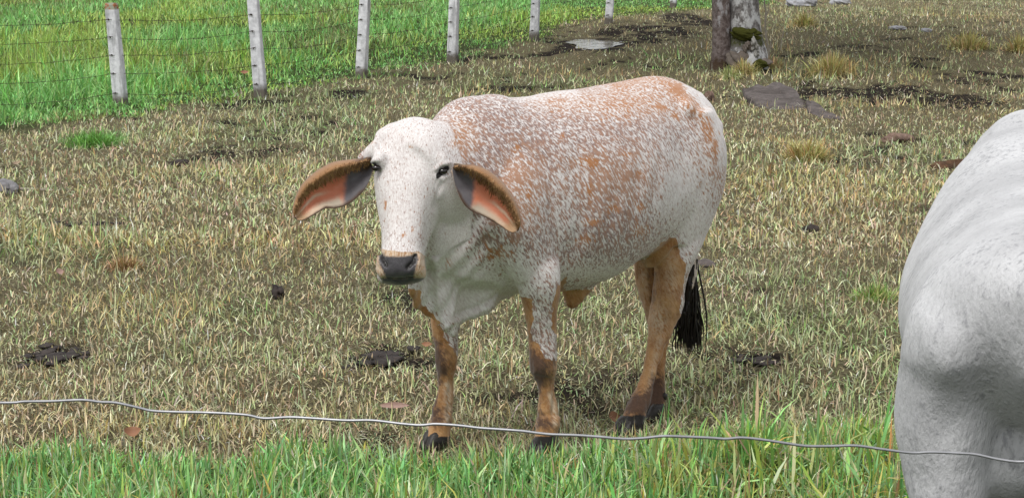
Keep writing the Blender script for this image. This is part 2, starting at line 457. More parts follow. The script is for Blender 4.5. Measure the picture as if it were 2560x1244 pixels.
def paddock(n_, y0, y1, p, segs, wmul, seed, tall=1.0):
    r = np.random.default_rng(seed)
    x, y = scatter(y0, y1, n_, r, p=p)
    m = maps(x, y)
    keep = (r.random(n_) > 0.95 * m['mud']) & (r.random(n_) < 0.55 + 0.7 * m['n2']) & (m['strip'] < 0.5 + 0.35 * (r.random(n_) - .5)) & (m['lush'] < r.random(n_))
    pr = np.sqrt(((x - PUD[0]) / PUD[2]) ** 2 + ((y - PUD[1]) / PUD[3]) ** 2)
    keep &= (pr > 1.15) | (r.random(n_) < 0.012)
    x, y = x[keep], y[keep]; m = {k: v[keep] for k, v in m.items()}; k = len(x)
    c = pick(STRAW, [3.2, 3, 2.2, 1.6, 1.4], k, r)
    g = pick(PALEG, [3, 2.4, 2.4, 1.4], k, r); go = pick(GOLDC, [3, 2, 1.6, 2], k, r)
    lu = pick(LUSH, [2, 3, 3, 1], k, r)
    gp = np.clip(0.50 + 0.95 * (m['n3'] - 0.5) + 0.9 * (m['n1'] - 0.5) + 0.30 * m['green'], 0, 1)
    isg = r.random(k) < gp
    c[isg] = g[isg]
    isl = r.random(k) < 0.8 * sm(0.62, 0.95, m['green']) + 0.10 * m['green']
    c[isl] = lu[isl]
    iso = r.random(k) < m['gold'] * 0.7
    c[iso] = go[iso]
    c *= (1 - 0.35 * m['mud'])[:, None]
    trod = r.random(k) < 0.28 * sm(0.54, 0.72, fbm(x * 0.8 + 60, y * 0.55, 131))          # browned, trodden areas
    c[trod] = pick([(0.30, 0.235, 0.14), (0.22, 0.16, 0.10), (0.38, 0.31, 0.19)], [2, 1, 2], int(trod.sum()), r)
    h = (0.030 + 0.035 * r.random(k) ** 1.5 + 0.035 * (r.random(k) < 0.12)) * (0.75 + 0.7 * m['n1']) * (1 + 0.7 * m['gold'] + 0.8 * m['green']) * (1 - 0.4 * m['mud']) * tall * 0.92
    w = (0.0026 + 0.0022 * r.random(k)) * wmul
    lean = np.abs(r.normal(0.70, 0.50, k)); flat = r.random(k) < 0.50; lean = np.where(flat, 1.15 + 0.4 * r.random(k), np.minimum(lean, 1.4))
    me = blades('short_grass', x, y, h, w, lean, r.random(k) * 2 * np.pi, c, segs, droop=0.9)
    return me

gr = thing  # (kept short: grass objects are single meshes)
for args in ((310000, 5.7, 10.5, 1.6, 2, 1.22, 101, 0.95), (300000, 10.5, 20, 1.5, 2, 2.15, 102, 1.15), (330000, 20, 52, 1.3, 1, 4.0, 103, 1.4)):
    o = link('short_grass', paddock(*args), DRYM); o['kind'] = 'stuff'
    o['label'] = 'short grazed straw coloured and green grass covering the paddock'

# lush grass past the far fence
def lush(n_, y0, y1, p, wmul, seed):
    r = np.random.default_rng(seed)
    x, y = scatter(y0, y1, n_, r, p=p)
    m = maps(x, y)
    keep = (m['lush'] > r.random(n_)) & (x < 7)
    x, y = x[keep], y[keep]; m = {k: v[keep] for k, v in m.items()}; k = len(x)
    c = pick(LUSH, [3, 3.2, 2.6, 1.2], k, r, 0.27)
    yl = fbm(x * 0.45 + 3, y * 0.22, 91)                # yellower sweeps and dull seeded ones
    yel = pick([(0.34, 0.49, 0.10), (0.42, 0.53, 0.14), (0.25, 0.40, 0.08)], [2, 1, 2], k, r)
    dull = pick([(0.20, 0.25, 0.08), (0.28, 0.28, 0.12), (0.14, 0.21, 0.06)], [2, 1, 2], k, r)
    q = r.random(k) < sm(0.46, 0.68, yl); c[q] = yel[q]
    q = r.random(k) < 0.7 * sm(0.52, 0.74, fbm(x * 0.5 + 30, y * 0.25, 95)); c[q] = dull[q]
    nearf = 1 - sm(0.1, 1.3, m['by'])                     # low creeping growth along the fence
    tall = sm(-3.6, -5.0, x - (y - 20) * 0.06) * (1 - sm(26, 31, y))     # the rank stand at the left
    h = (0.09 + 0.15 * r.random(k) ** 1.4) * (0.45 + 1.1 * fbm(x * 1.6, y * 1.1, 97)) * (1 - 0.6 * sm(0.6, 1.4, x)) * (1 - 0.62 * nearf) * (1 + 1.1 * tall * (1 - 0.6 * nearf))
    w = (0.006 + 0.007 * r.random(k)) * wmul
    lean = np.abs(r.normal(0.42, 0.30, k))
    return blades('lush_grass', x, y, h, w, lean, r.random(k) * 2 * np.pi, c, 2, droop=1.1)
o = link('lush_grass', lush(105000, 18, 32, 1.2, 1.35, 111), GREENM); o['kind'] = 'stuff'
o['label'] = 'tall bright green grass growing beyond the barbed wire fence'
o = link('lush_grass', lush(90000, 32, 62, 1.2, 2.0, 112), GREENM); o['kind'] = 'stuff'
o['label'] = 'tall bright green grass growing beyond the barbed wire fence'

# verge in the foreground
def verge(n_, seed, kind):
    r = np.random.default_rng(seed)
    x, y = scatter(4.6, 6.75, n_, r, margin=1.35)
    m = maps(x, y)
    right = sm(0.30, 0.55, x + (m['n2'] - 0.5) * 0.3)           # coarse leaves to the right
    if kind == 'fine':
        keep = (m['strip'] > r.random(n_)) & (r.random(n_) > 0.30 * right)
    else:
        keep = (m['strip'] > r.random(n_)) & (r.random(n_) < 0.10 + 0.9 * right)
    x, y = x[keep], y[keep]; right = right[keep]; m = {k: v[keep] for k, v in m.items()}; k = len(x)
    c = pick(VERGE, [3, 3, 2.2, 1.7], k, r, 0.36)
    dry = pick([(0.55, 0.46, 0.28), (0.46, 0.36, 0.18), (0.60, 0.50, 0.12), (0.36, 0.22, 0.09)], [3, 2, 1.2, 1], k, r)
    q = r.random(k) < 0.12 + 0.20 * right; c[q] = dry[q]
    lime = pick([(0.34, 0.46, 0.10), (0.42, 0.50, 0.16)], [1, 1], k, r)
    q = r.random(k) < 0.14 + 0.20 * right; c[q] = lime[q]
    edge = sm(0.55, 1.0, m['strip'])
    if kind == 'fine':
        h = (0.06 + 0.08 * r.random(k)) * (0.55 + 0.55 * edge) * (0.7 + 0.6 * m['n2'])
        w = 0.0042 + 0.0048 * r.random(k)
        lean = np.minimum(np.abs(r.normal(0.30, 0.30, k)), 1.3)
        return blades('verge_grass', x, y, h, w, lean, r.random(k) * 2 * np.pi, c, 2, droop=1.2)
    h = (0.08 + 0.14 * r.random(k)) * (0.65 + 0.55 * edge) * (0.85 + 0.35 * right * np.exp(-((x - 0.85) / 0.35) ** 2))
    w = 0.007 + 0.008 * r.random(k)
    lean = np.minimum(np.abs(r.normal(0.45, 0.38, k)), 1.35)
    return blades('verge_leaves', x, y, h, w, lean, r.random(k) * 2 * np.pi, c, 3, droop=1.5)
o = link('verge_grass', verge(60000, 121, 'fine'), GREENM); o['kind'] = 'stuff'
o['label'] = 'fresh green ungrazed grass along the near edge of the paddock'
o = link('verge_leaves', verge(4700, 122, 'coarse'), GREENM); o['kind'] = 'stuff'
o['label'] = 'broad green and yellowing grass leaves along the near edge'
# ------------------------------------------------------------------ cattle
def voxel_skin(geo, voxel, smooth_it):
    """one continuous skin over all the lofts: voxel remesh, then relax"""
    me = geo.mesh('skin_source')
    o = bpy.data.objects.new('skin_source', me); col.objects.link(o)
    md = o.modifiers.new('r', 'REMESH'); md.mode = 'VOXEL'; md.voxel_size = voxel
    dg = bpy.context.evaluated_depsgraph_get(); dg.update()
    out = bpy.data.meshes.new_from_object(o.evaluated_get(dg))
    bpy.data.objects.remove(o); bpy.data.meshes.remove(me)
    V = np.empty(len(out.vertices) * 3, np.float32); out.vertices.foreach_get('co', V); V = V.reshape(-1, 3).astype(float)
    E = np.empty(len(out.edges) * 2, np.int32); out.edges.foreach_get('vertices', E); E = E.reshape(-1, 2)
    return out, relax(V, E, smooth_it), E

def relax(V, E, it, w=None):
    n = len(V)
    deg = np.bincount(E.ravel(), minlength=n).astype(float)[:, None]
    for k in range(it):
        S = np.zeros_like(V)
        for c in range(3):
            S[:, c] = np.bincount(E[:, 0], V[E[:, 1], c], n) + np.bincount(E[:, 1], V[E[:, 0], c], n)
        lam = 0.6 if k % 2 == 0 else -0.5 if it > 12 else 0.5
        d = (S / np.maximum(deg, 1) - V) * lam
        V = V + (d if w is None else d * w[:, None])
    return V

def vert_normals(me, V):
    me.vertices.foreach_set('co', np.ascontiguousarray(V, np.float32).ravel()); me.update()
    nn = np.empty(len(V) * 3, np.float32)
    me.vertex_normals.foreach_get('vector', nn)
    return nn.reshape(-1, 3).astype(float)

def inpoly(px, py, poly):
    poly = np.asarray(poly, float); r = np.zeros(px.shape, bool)
    x0, y0 = poly[-1]
    for x1, y1 in poly:
        if y0 != y1:
            r ^= ((y1 > py) != (y0 > py)) & (px < (x0 - x1) * (py - y1) / (y0 - y1) + x1)
        x0, y0 = x1, y1
    return r

def polydist(px, py, poly):
    """signed distance to a polygon, + inside"""
    poly = np.asarray(poly, float); d = np.full(px.shape, 1e9)
    for k in range(len(poly)):
        a = poly[k - 1]; b = poly[k]; ab = b - a
        t = np.clip(((px - a[0]) * ab[0] + (py - a[1]) * ab[1]) / (ab @ ab + 1e-9), 0, 1)
        d = np.minimum(d, np.hypot(px - a[0] - t * ab[0], py - a[1] - t * ab[1]))
    return np.where(inpoly(px, py, poly), d, -d)

def seg(px, py, pts, w):
    """soft mask along a polyline of half width w"""
    d = np.full(px.shape, 1e9)
    for a, b in zip(pts[:-1], pts[1:]):
        a = np.array(a, float); b = np.array(b, float); ab = b - a
        t = np.clip(((px - a[0]) * ab[0] + (py - a[1]) * ab[1]) / (ab @ ab + 1e-9), 0, 1)
        d = np.minimum(d, np.hypot(px - a[0] - t * ab[0], py - a[1] - t * ab[1]))
    return np.exp(-(d / w) ** 2)

def spot(px, py, cx, cy, rx, ry):
    return np.exp(-(((px - cx) / rx) ** 2 + ((py - cy) / ry) ** 2))

class Frame:
    """a cow's own axes: forward, left, up"""
    def __init__(self, origin, ang, k=1.0, kf=1.0, kl=1.0):
        self.o = np.asarray(origin, float)
        self.F = np.array([-math.sin(ang), -math.cos(ang), 0.0]) * kf
        self.L = np.array([math.cos(ang), -math.sin(ang), 0.0]) * kl      # its left
        self.U = np.array([0, 0, 1.0]); self.k = k
    def __call__(self, f, l, z): return self.o + (self.F * f + self.L * l + self.U * z) * self.k
    def local(self, V):
        q = (np.asarray(V) - self.o) / self.k
        return q @ self.F / (self.F @ self.F), q @ self.L / (self.L @ self.L), q @ self.U

def torso(geo, fr, st, m=56):
    """stations: f, top, bottom, half width, exponent"""
    S = catmull(st, 5)
    R = []
    for f, zt, zb, w, e in S:
        R.append(ring(fr(f, 0, (zt + zb) / 2), fr.L * w * fr.k, fr.U * (zt - zb) / 2 * fr.k, e, m))
    geo.add(*loft(R))

def limb(geo, keys, sub=4, m=28):
    """keys: px, py, half width in px, world y [, flatten along the view]"""
    K = catmull([list(k) + [1.0] * (5 - len(k)) for k in keys], sub)
    R = []
    for px, py, hw, Y, fl in K:
        c = P(px, py, Y); s = hw * np.linalg.norm(c - CAM) / FPX
        R.append(ring(c, _rt * s, np.array([0, s * fl, 0]), 2.0, m))
    geo.add(*loft(R))

def skel(geo, fr, keys, sub=4, m=28):
    """keys in cow axes: f, l, z, radius across (l), radius along (f) ; rings lie level"""
    K = catmull(keys, sub); R = []
    for f, l, z, rl, rf in K:
        R.append(ring(fr(f, l, z), fr.L * rl * fr.k, fr.F * rf * fr.k, 2.0, m))
    geo.add(*loft(R))

# ---- the speckled cow -------------------------------------------------------
CW = Frame((-0.07, 6.22, 0.0), math.radians(49))
COWROOT = thing('cow', 'young white zebu cow speckled reddish brown with big drooping ears, facing the camera', 'cow', (CW.o[0], CW.o[1], 0.0))

HEAD_AX = np.array([0.02, -0.516, -0.856]); HEAD_AX /= np.linalg.norm(HEAD_AX)
HN = np.array([-0.16, -0.84, 0.50]); HN -= HEAD_AX * (HN @ HEAD_AX); HN /= np.linalg.norm(HN)
HS = np.cross(HEAD_AX, HN); HS /= np.linalg.norm(HS)
if HS[0] < 0: HS = -HS

def build_cow():
    g = Geo(); fr = CW
    torso(g, fr, [
        (-1.10, 1.08, 0.92, 0.03, 2.0),
        (-1.075, 1.15, 0.80, 0.09, 2.0),
        (-1.02, 1.200, 0.70, 0.160, 2.15),
        (-0.94, 1.245, 0.64, 0.202, 2.15),
        (-0.84, 1.278, 0.62, 0.222, 2.1),
        (-0.74, 1.279, 0.615, 0.232, 2.1),
        (-0.62, 1.266, 0.59, 0.258, 2.1),
        (-0.48, 1.254, 0.545, 0.280, 2.15),
        (-0.32, 1.248, 0.530, 0.282, 2.15),
        (-0.16, 1.237, 0.535, 0.255, 2.1),
        (-0.02, 1.245, 0.555, 0.222, 2.0),
        (0.07, 1.252, 0.575, 0.200, 2.0),
        (0.15, 1.243, 0.59, 0.178, 2.0),
        (0.22, 1.195, 0.61, 0.150, 2.0),
        (0.27, 1.13, 0.64, 0.125, 2.0),
        (0.32, 1.03, 0.68, 0.10, 2.0),
        (0.36, 0.95, 0.76, 0.05, 2.0)])
    # tail head and the bony points of the rump
    for f, l, z, r in ((-1.01, 0.0, 1.165, 0.055), (-1.015, -0.085, 1.115, 0.055), (-1.015, 0.085, 1.075, 0.055), (-0.80, 0.15, 1.16, 0.05), (-0.80, -0.15, 1.16, 0.05)):
        g.add(*blob(fr(f, l, z), (r, r, r), rough=0.0, sub=2))
    # small hump
    g.add(*blob(fr(0.0, 0.0, 1.16), (0.13, 0.13, 0.095), rough=0.0, sub=3))
    # neck, towards the turned head
    NK = catmull([(0.02, 0.0, 0.93, 0.20, 0.27), (0.16, 0.02, 0.95, 0.165, 0.235), (0.28, 0.045, 0.975, 0.135, 0.20), (0.35, 0.07, 0.995, 0.115, 0.165), (0.40, 0.09, 1.01, 0.08, 0.11)], 5)
    R = [ring(fr(f, l, z), fr.L * rl * 0.9 + fr.F * rl * -0.35, fr.U * rz + fr.F * rz * 0.25, 2.0, 44) for f, l, z, rl, rz in NK]
    g.add(*loft(R))
    # dewlap: a loose hanging sheet from throat to brisket
    DL = catmull([(0.44, 0.85, 0.735, 0.030), (0.385, 0.85, 0.60, 0.040), (0.345, 0.86, 0.545, 0.046), (0.285, 0.86, 0.508, 0.050), (0.215, 0.86, 0.432, 0.056),
                  (0.15, 0.86, 0.440, 0.060), (0.08, 0.85, 0.468, 0.066), (0.0, 0.80, 0.500, 0.075), (-0.10, 0.75, 0.525, 0.08)], 5)
    R = []
    for i, (f, zt, zb, w) in enumerate(DL):
        rr = ring(fr(f, 0.035 * sm(0.2, 0.44, f), (zt + zb) / 2), fr.L * w, fr.U * (zt - zb) / 2, 2.0, 48)
        zz = rr[:, 2]
        low = sm(zt, zb, zz)
        # pinch towards the hem and let it wave
        c = fr(f, 0.0, 0)[None]
        lat = (rr - c) @ fr.L
        rr = rr - np.outer(lat * 0.55 * low, fr.L) + np.outer(low * 0.022 * math.sin(f * 34 + 0.5), fr.L)
        R.append(rr)
    g.add(*loft(R))
    # shoulders, upper arms
    for s, df in ((1, -0.03), (-1, 0.10)):
        skel(g, fr, [(0.0 + df * 0.2, 0.115 * s, 1.10, 0.06, 0.07), (0.02 + df * 0.4, 0.150 * s, 0.98, 0.085, 0.13), (0.05 + df * 0.6, 0.165 * s, 0.84, 0.088, 0.15),
                     (0.02 + df, 0.165 * s, 0.72, 0.075, 0.125), (-0.02 + df, 0.165 * s, 0.62, 0.062, 0.085)])
    # near front leg
    limb(g, [(1325, 580, 30, 6.20), (1332, 640, 62, 6.15), (1342, 690, 60, 6.13), (1349, 730, 53, 6.13), (1351, 760, 47, 6.14), (1352, 793, 41, 6.145), (1355, 845, 36, 6.15), (1356, 889, 35.5, 6.15, 1.1), (1356, 921, 34.5, 6.15, 1.1),
             (1362, 950, 24, 6.16), (1367, 982, 20.5, 6.165), (1370, 1022, 25, 6.17), (1369, 1054, 31, 6.17, 1.1), (1366, 1080, 30, 6.165, 1.1), (1363, 1108, 33, 6.16, 1.2)])
    # far front leg
    limb(g, [(1125, 690, 60, 6.32), (1118, 760, 48, 6.31), (1114, 821, 37, 6.30), (1115, 869, 31, 6.29, 1.1), (1116, 909, 27.5, 6.28, 1.15), (1115, 941, 22.5, 6.285), (1112, 978, 22.5, 6.28),
             (1107, 1022, 26, 6.28), (1103, 1052, 29.5, 6.275, 1.1), (1097, 1078, 28, 6.27, 1.1), (1092, 1102, 32, 6.26, 1.2)])
    # near hind leg: buttock, thigh, stifle, hock, cannon
    skel(g, fr, [(-0.86, 0.12, 1.16, 0.08, 0.10), (-0.875, 0.125, 1.02, 0.10, 0.155), (-0.87, 0.12, 0.88, 0.10, 0.165), (-0.85, 0.115, 0.76, 0.082, 0.148), (-0.835, 0.105, 0.66, 0.066, 0.115)])
    limb(g, [(1705, 510, 30, 6.78), (1708, 550, 58, 6.75), (1702, 590, 62, 6.73), (1690, 640, 53, 6.70), (1677, 690, 43, 6.70, 1.1), (1671, 730, 40, 6.70, 1.15), (1668, 765, 41, 6.71, 1.15), (1659, 797, 37, 6.71, 1.1), (1649, 838, 29, 6.69), (1637, 873, 22, 6.67),
             (1624, 929, 19.5, 6.64), (1612, 968, 22, 6.62), (1598, 1003, 29, 6.60, 1.1), (1588, 1032, 30, 6.585, 1.1), (1580, 1056, 35, 6.57, 1.2)])
    # far hind leg
    skel(g, fr, [(-0.86, -0.12, 1.14, 0.08, 0.10), (-0.87, -0.135, 1.0, 0.10, 0.17), (-0.85, -0.13, 0.86, 0.10, 0.17), (-0.82, -0.125, 0.74, 0.08, 0.14)])
    limb(g, [(1628, 590, 66, 6.86), (1630, 650, 47, 6.86), (1631, 716, 39, 6.87), (1638, 755, 33, 6.88), (1645, 795, 31, 6.90), (1651, 838, 25, 6.90), (1649, 873, 19, 6.89),
             (1645, 929, 17.5, 6.87), (1645, 968, 18, 6.86), (1642, 1000, 22, 6.85, 1.1), (1641, 1025, 24, 6.84, 1.2), (1637, 1042, 27, 6.83, 1.3)])
    # skin fold of the flank and the sheath
    K = catmull([(1672, 596, 16, 6.62), (1650, 622, 22, 6.64), (1622, 650, 24, 6.68)], 4)
    g.add(*loft([ring(P(a, b, Y), _rt * h * 0.0015, np.array([0, 0.03, 0.03]), 2, 20) for a, b, h, Y in K]))
    limb(g, [(1452, 690, 52, 6.49), (1445, 715, 44, 6.485), (1437, 738, 32, 6.475), (1432, 758, 21, 6.465), (1430, 771, 12, 6.46)], m=20)
    # head: rings across the face axis
    HK = catmull([  # px centre, py, half width px, world y of the face, half depth m, exponent
        (1034, 291, 30, 6.000, 0.035, 2.0),
        (1035, 297, 62, 5.975, 0.060, 2.1),
        (1033, 312, 88, 5.940, 0.085, 2.2),
        (1031, 335, 97, 5.910, 0.102, 2.3),
        (1029, 370, 97, 5.880, 0.112, 2.4),
        (1026, 415, 94, 5.850, 0.122, 2.5),
        (1022, 455, 86, 5.822, 0.126, 2.4),
        (1018, 500, 76, 5.795, 0.122, 2.3),
        (1013, 550, 64, 5.763, 0.106, 2.3),
        (1008, 588, 57, 5.738, 0.090, 2.3),
        (1005, 612, 54, 5.722, 0.081, 2.4),
        (1001, 636, 59, 5.706, 0.077, 2.6),
        (1000, 662, 64, 5.694, 0.071, 2.7),
        (1000, 677, 60, 5.690, 0.060, 2.6),
        (1000, 689, 46, 5.697, 0.045, 2.4),
        (1000, 697, 22, 5.706, 0.025, 2.0)], 4)
    R = []
    for px, py, hw, Y, dp, e in HK:
        s = P(px, py, Y); w = hw * np.linalg.norm(s - CAM) / FPX
        c = s - HN * dp; c[0] = s[0] * c[1] / s[1] + 0.2 * HN[0] * -dp
        R.append(ring(c, HS * w, HN * dp, e, 64))
    g.add(*loft(R))
    # lower jaw and chin
    JK = catmull([(1050, 440, 52, 5.985, 0.09), (1046, 500, 50, 5.93, 0.085), (1034, 560, 44, 5.87, 0.07), (1018, 620, 38, 5.80, 0.05), (1006, 668, 34, 5.760, 0.036), (1003, 692, 31, 5.745, 0.028), (1003, 704, 27, 5.738, 0.020), (1003, 712, 14, 5.738, 0.012)], 4)
    R = []
    for px, py, hw, Y, dp in JK:
        s = P(px, py, Y); w = hw * np.linalg.norm(s - CAM) / FPX
        R.append(ring(s, HS * w, HN * dp, 2.2, 40))
    g.add(*loft(R))
    # brow ridges, poll corners (horn buds), cheek bones, ear roots
    for (px, py, Y, r) in ((950, 400, 5.880, 0.028), (1102, 404, 5.884, 0.028), (962, 350, 5.965, 0.038), (982, 346, 5.985, 0.046), (1102, 350, 5.965, 0.036), (1086, 480, 5.88, 0.030)):
        g.add(*blob(P(px, py, Y), (r, r, r * 1.2), rough=0, sub=2))
    for pts in (((950, 372, 5.93, 30), (918, 388, 5.935, 18), (897, 402, 5.935, 13)), ((1112, 378, 5.94, 30), (1142, 400, 5.95, 20), (1160, 418, 5.95, 14))):
        K = catmull(pts, 4)
        g.add(*tube([P(a, b, Y) for a, b, Y, h in K], [h * 0.00130 for a, b, Y, h in K], 16))

    me, V, E = voxel_skin(g, 0.0062, 8)
    px, py = proj(V)
    f, l, z = fr.local(V)
    hd = (V - P(1026, 480, 5.83))
    hs, ha, hn = hd @ HS, hd @ HEAD_AX, hd @ HN
    is_head = (np.hypot(hs / 0.17, (ha - 0.0) / 0.36) < 1.0) & (hn > -0.24) & (V[:, 1] < 6.02) & (py < 730) & (px < 1180)
    w = np.where(is_head, 0.0, 1.0)
    V = relax(V, E, 14, w)
    # --- fine modelling, moved along the normals
    nn = vert_normals(me, V)
    px, py = proj(V); f, l, z = fr.local(V)
    front = (nn @ HN) > 0.1
    D = np.zeros(len(V))
    H = is_head & front
    D += np.where(H, -0.014 * spot(px, py, 1108, 427, 15, 11) - 0.013 * spot(px, py, 937, 419, 11, 11), 0)            # eye sockets
    D += np.where(is_head, 0.009 * seg(px, py, [(1090, 424), (1106, 411), (1124, 408)], 5) + 0.007 * seg(px, py, [(944, 400), (934, 402), (926, 410)], 5) + 0.004 * seg(px, py, [(1090, 440), (1108, 447), (1120, 438)], 5), 0)
    D += np.where(H, -0.013 * seg(px, py, [(954, 637), (957, 648), (966, 662)], 5) - 0.013 * seg(px, py, [(1038, 640), (1034, 652), (1019, 668)], 5.5), 0)   # nostrils
    D += np.where(H, 0.006 * seg(px, py, [(947, 640), (948, 658)], 5) + 0.006 * seg(px, py, [(1046, 640), (1046, 660)], 5), 0)
    D += np.where(is_head & (nn @ HN > -0.4), -0.010 * seg(px, py, [(960, 697), (1000, 699), (1040, 695)], 3.5), 0)        # mouth line
    D += np.where(is_head, -0.004 * seg(px, py, [(1103, 462), (1093, 490), (1087, 520)], 6), 0)
    D += np.where(is_head, -0.006 * spot(px, py, 1072, 560, 14, 60) - 0.004 * spot(px, py, 957, 560, 12, 60), 0)
    # ribs, muscles and loose skin of the trunk
    side = np.abs(nn @ fr.L)
    rib = np.sin((f + 0.25 * (z - 0.9)) * 62) * 0.0016 * sm(-0.66, -0.5, f) * (1 - sm(-0.15, -0.05, f)) * sm(0.6, 0.75, z) * (1 - sm(0.98, 1.1, z))
    D += rib * side
    D += -0.012 * np.exp(-(((f + 0.70) / 0.07) ** 2 + ((z - 1.03) / 0.11) ** 2)) * side          # paralumbar hollow
    D += -0.008 * np.exp(-(((f + 0.17 + (z - 0.8) * 0.1) / 0.035) ** 2)) * sm(0.6, 0.75, z) * (1 - sm(1.0, 1.15, z)) * side   # behind the shoulder
    neckz = sm(0.10, 0.2, f) * (1 - is_head)
    D += 0.004 * np.sin((f * 0.85 + z * 0.55) * 95 + 2.5 * fbm(f * 6, z * 6, 4)) * neckz * (1 - sm(0.95, 1.1, z))
    D += (fbm(f * 9 + l * 4, z * 9 - l * 3, 8, 3) - 0.5) * 0.007 * (1 - is_head)
    dl = (f > 0.02) & ~is_head & (z < 0.85)
    D += dl * (0.010 * seg(px, py, [(1088, 650), (1094, 720), (1104, 790), (1116, 815)], 8) - 0.009 * seg(px, py, [(1072, 660), (1074, 730), (1084, 785)], 9) - 0.014 * spot(px, py, 1150, 735, 34, 46)
               + 0.007 * seg(px, py, [(1118, 812), (1170, 792), (1230, 765)], 7) - 0.006 * seg(px, py, [(1140, 790), (1200, 765), (1250, 735)], 7) + 0.006 * seg(px, py, [(1150, 690), (1230, 700), (1290, 735)], 12))
    # tendons on the legs
    leg = (1 - sm(0.45, 0.6, z))
    D += (fbm(px / 9, py / 60, 12, 2) - 0.5) * 0.010 * leg * (f < 0.3) + (fbm(px / 7, py / 9, 13, 2) - 0.5) * 0.004 * leg * (f < 0.3)
    shin = -0.004 * seg(px, py, [(1382, 960), (1384, 1030)], 4) - 0.004 * seg(px, py, [(1125, 950), (1122, 1030)], 4) - 0.005 * seg(px, py, [(1660, 800), (1645, 880), (1628, 950)], 5) - 0.004 * seg(px, py, [(1640, 640), (1646, 720), (1640, 780)], 5)
    shin += 0.005 * spot(px, py, 1350, 915, 14, 20) + 0.004 * spot(px, py, 1112, 905, 12, 18) + 0.005 * spot(px, py, 1392, 1058, 8, 16) - 0.003 * seg(px, py, [(1335, 940), (1380, 946)], 5) - 0.003 * seg(px, py, [(1345, 1038), (1395, 1036)], 4)
    D += shin * leg * (f < 0.3)
    V = V + nn * D[:, None]
    nn = vert_normals(me, V)

    # --- coat markings (as if the animal were seen from its near side; mirrored on the other)
    Vm = fr.o + np.outer(f, fr.F) + np.outer(np.abs(l), fr.L) + np.outer(z, fr.U)
    trunk = (z > 0.62) & ~is_head
    mx, my = proj(Vm)
    px, py = proj(V)
    qx = np.where(trunk, mx, px); qy = np.where(trunk, my, py)
    wob = (fbm(qx / 22, qy / 22, 21, 3) - 0.5) * 26
    tan = np.zeros(len(V)); dark = np.zeros(len(V)); black = np.zeros(len(V))
    def pol(P_, soft=5): return sm(-soft, soft, polydist(px, py, P_) + wob * 0.7)
    low = z < 0.80
    hind = np.where((f < -0.45) & low, pol([(1575, 668), (1612, 645), (1640, 622), (1672, 586), (1688, 596), (1702, 640), (1717, 660), (1714, 700), (1702, 735), (1697, 790), (1690, 1000), (1660, 1075), (1500, 1100), (1560, 760)]), 0)
    tan = np.maximum(tan, hind)
    fl = (f > -0.35) & (z < 0.62)
    tan = np.maximum(tan, np.where(fl, pol([(1275, 745), (1300, 735), (1334, 748), (1332, 800), (1326, 850), (1352, 862), (1358, 892), (1400, 905), (1412, 1100), (1310, 1100), (1305, 860), (1290, 790)]), 0))
    tan = np.maximum(tan, np.where(fl, pol([(1418, 690), (1398, 700), (1386, 730), (1382, 780), (1386, 830), (1400, 850), (1412, 720)]), 0))
    tan = np.maximum(tan, np.where(fl, pol([(1060, 806), (1108, 818), (1118, 850), (1138, 880), (1160, 905), (1150, 1110), (1040, 1110)]), 0))
    tan = np.maximum(tan, np.where((f > 0.1) & ~is_head, pol([(1020, 722), (1046, 728), (1060, 762), (1088, 785), (1104, 808), (1062, 818), (1025, 795)]), 0))
    tan = np.maximum(tan, np.where((f < -0.3) & (f > -0.5) & (z < 0.55), 0.75, 0) * sm(716, 728, py))
    dark += 0.72 * spot(px, py, 1350, 922, 52, 46) + 0.66 * spot(px, py, 1098, 905, 34, 60) + 0.34 * seg(px, py, [(1342, 800), (1326, 860), (1350, 960), (1348, 1050)], 14) + 0.30 * seg(px, py, [(1085, 850), (1092, 950), (1082, 1050)], 13) + 0.55 * spot(px, py, 1366, 1060, 45, 26) + 0.5 * spot(px, py, 1100, 1040, 45, 40)
    dark += 0.9 * spot(px, py, 1590, 1010, 46, 36) + 0.9 * spot(px, py, 1645, 985, 26, 60) + 0.5 * spot(px, py, 1632, 700, 16, 90)  # last spot paints the shade line between the two thighs into the coat
    dark = dark * (z < 0.55)
    black = np.maximum(black, np.where(z < 0.2, np.where(f < -0.3, sm(1028, 1046, py + wob * 0.4), sm(1082, 1098, py + wob * 0.4)), 0))
    # muzzle
    mz = np.where(is_head, sm(-3, 3, polydist(px, py, [(925, 634), (952, 622), (1000, 629), (1046, 628), (1064, 640), (1075, 690), (1060, 705), (1040, 722), (960, 722), (930, 700)]) + wob * 0.15), 0)
    nose = np.where(is_head, sm(-2, 2, polydist(px, py, [(947, 634), (956, 637), (965, 640), (1000, 641), (1030, 638), (1041, 634), (1047, 648), (1038, 672), (1034, 697), (966, 697), (955, 672), (945, 652)]) + wob * 0.1), 0)
    chin = np.where(is_head, sm(692, 697, py) * (V[:, 1] < 5.82), 0)
    nost = np.where(is_head & (nn @ HN > -0.2), np.clip(1.2 * seg(px, py, [(953, 636), (957, 648), (967, 663)], 5) + 1.2 * seg(px, py, [(1039, 638), (1035, 652), (1018, 669)], 5.5), 0, 1), 0)
    tan = np.maximum(tan * (1 - is_head), mz * 0.9)
    eye = np.where(is_head, np.clip(1.2 * seg(px, py, [(1096, 438), (1117, 420)], 6.5) + 1.3 * spot(px, py, 935, 418, 8, 13) + 0.4 * seg(px, py, [(1096, 440), (1088, 455), (1084, 480)], 4), 0, 1), 0)
    black = np.clip(np.maximum.reduce([black, nost, eye]), 0, 1)
    # speckling: how much of the coat is dark hair
    sp = np.full(len(V), 0.57)
    sp += 0.10 * spot(qx, qy, 1250, 400, 130, 120) + 0.10 * spot(qx, qy, 1520, 480, 150, 170) + 0.08 * spot(qx, qy, 1220, 620, 80, 40)
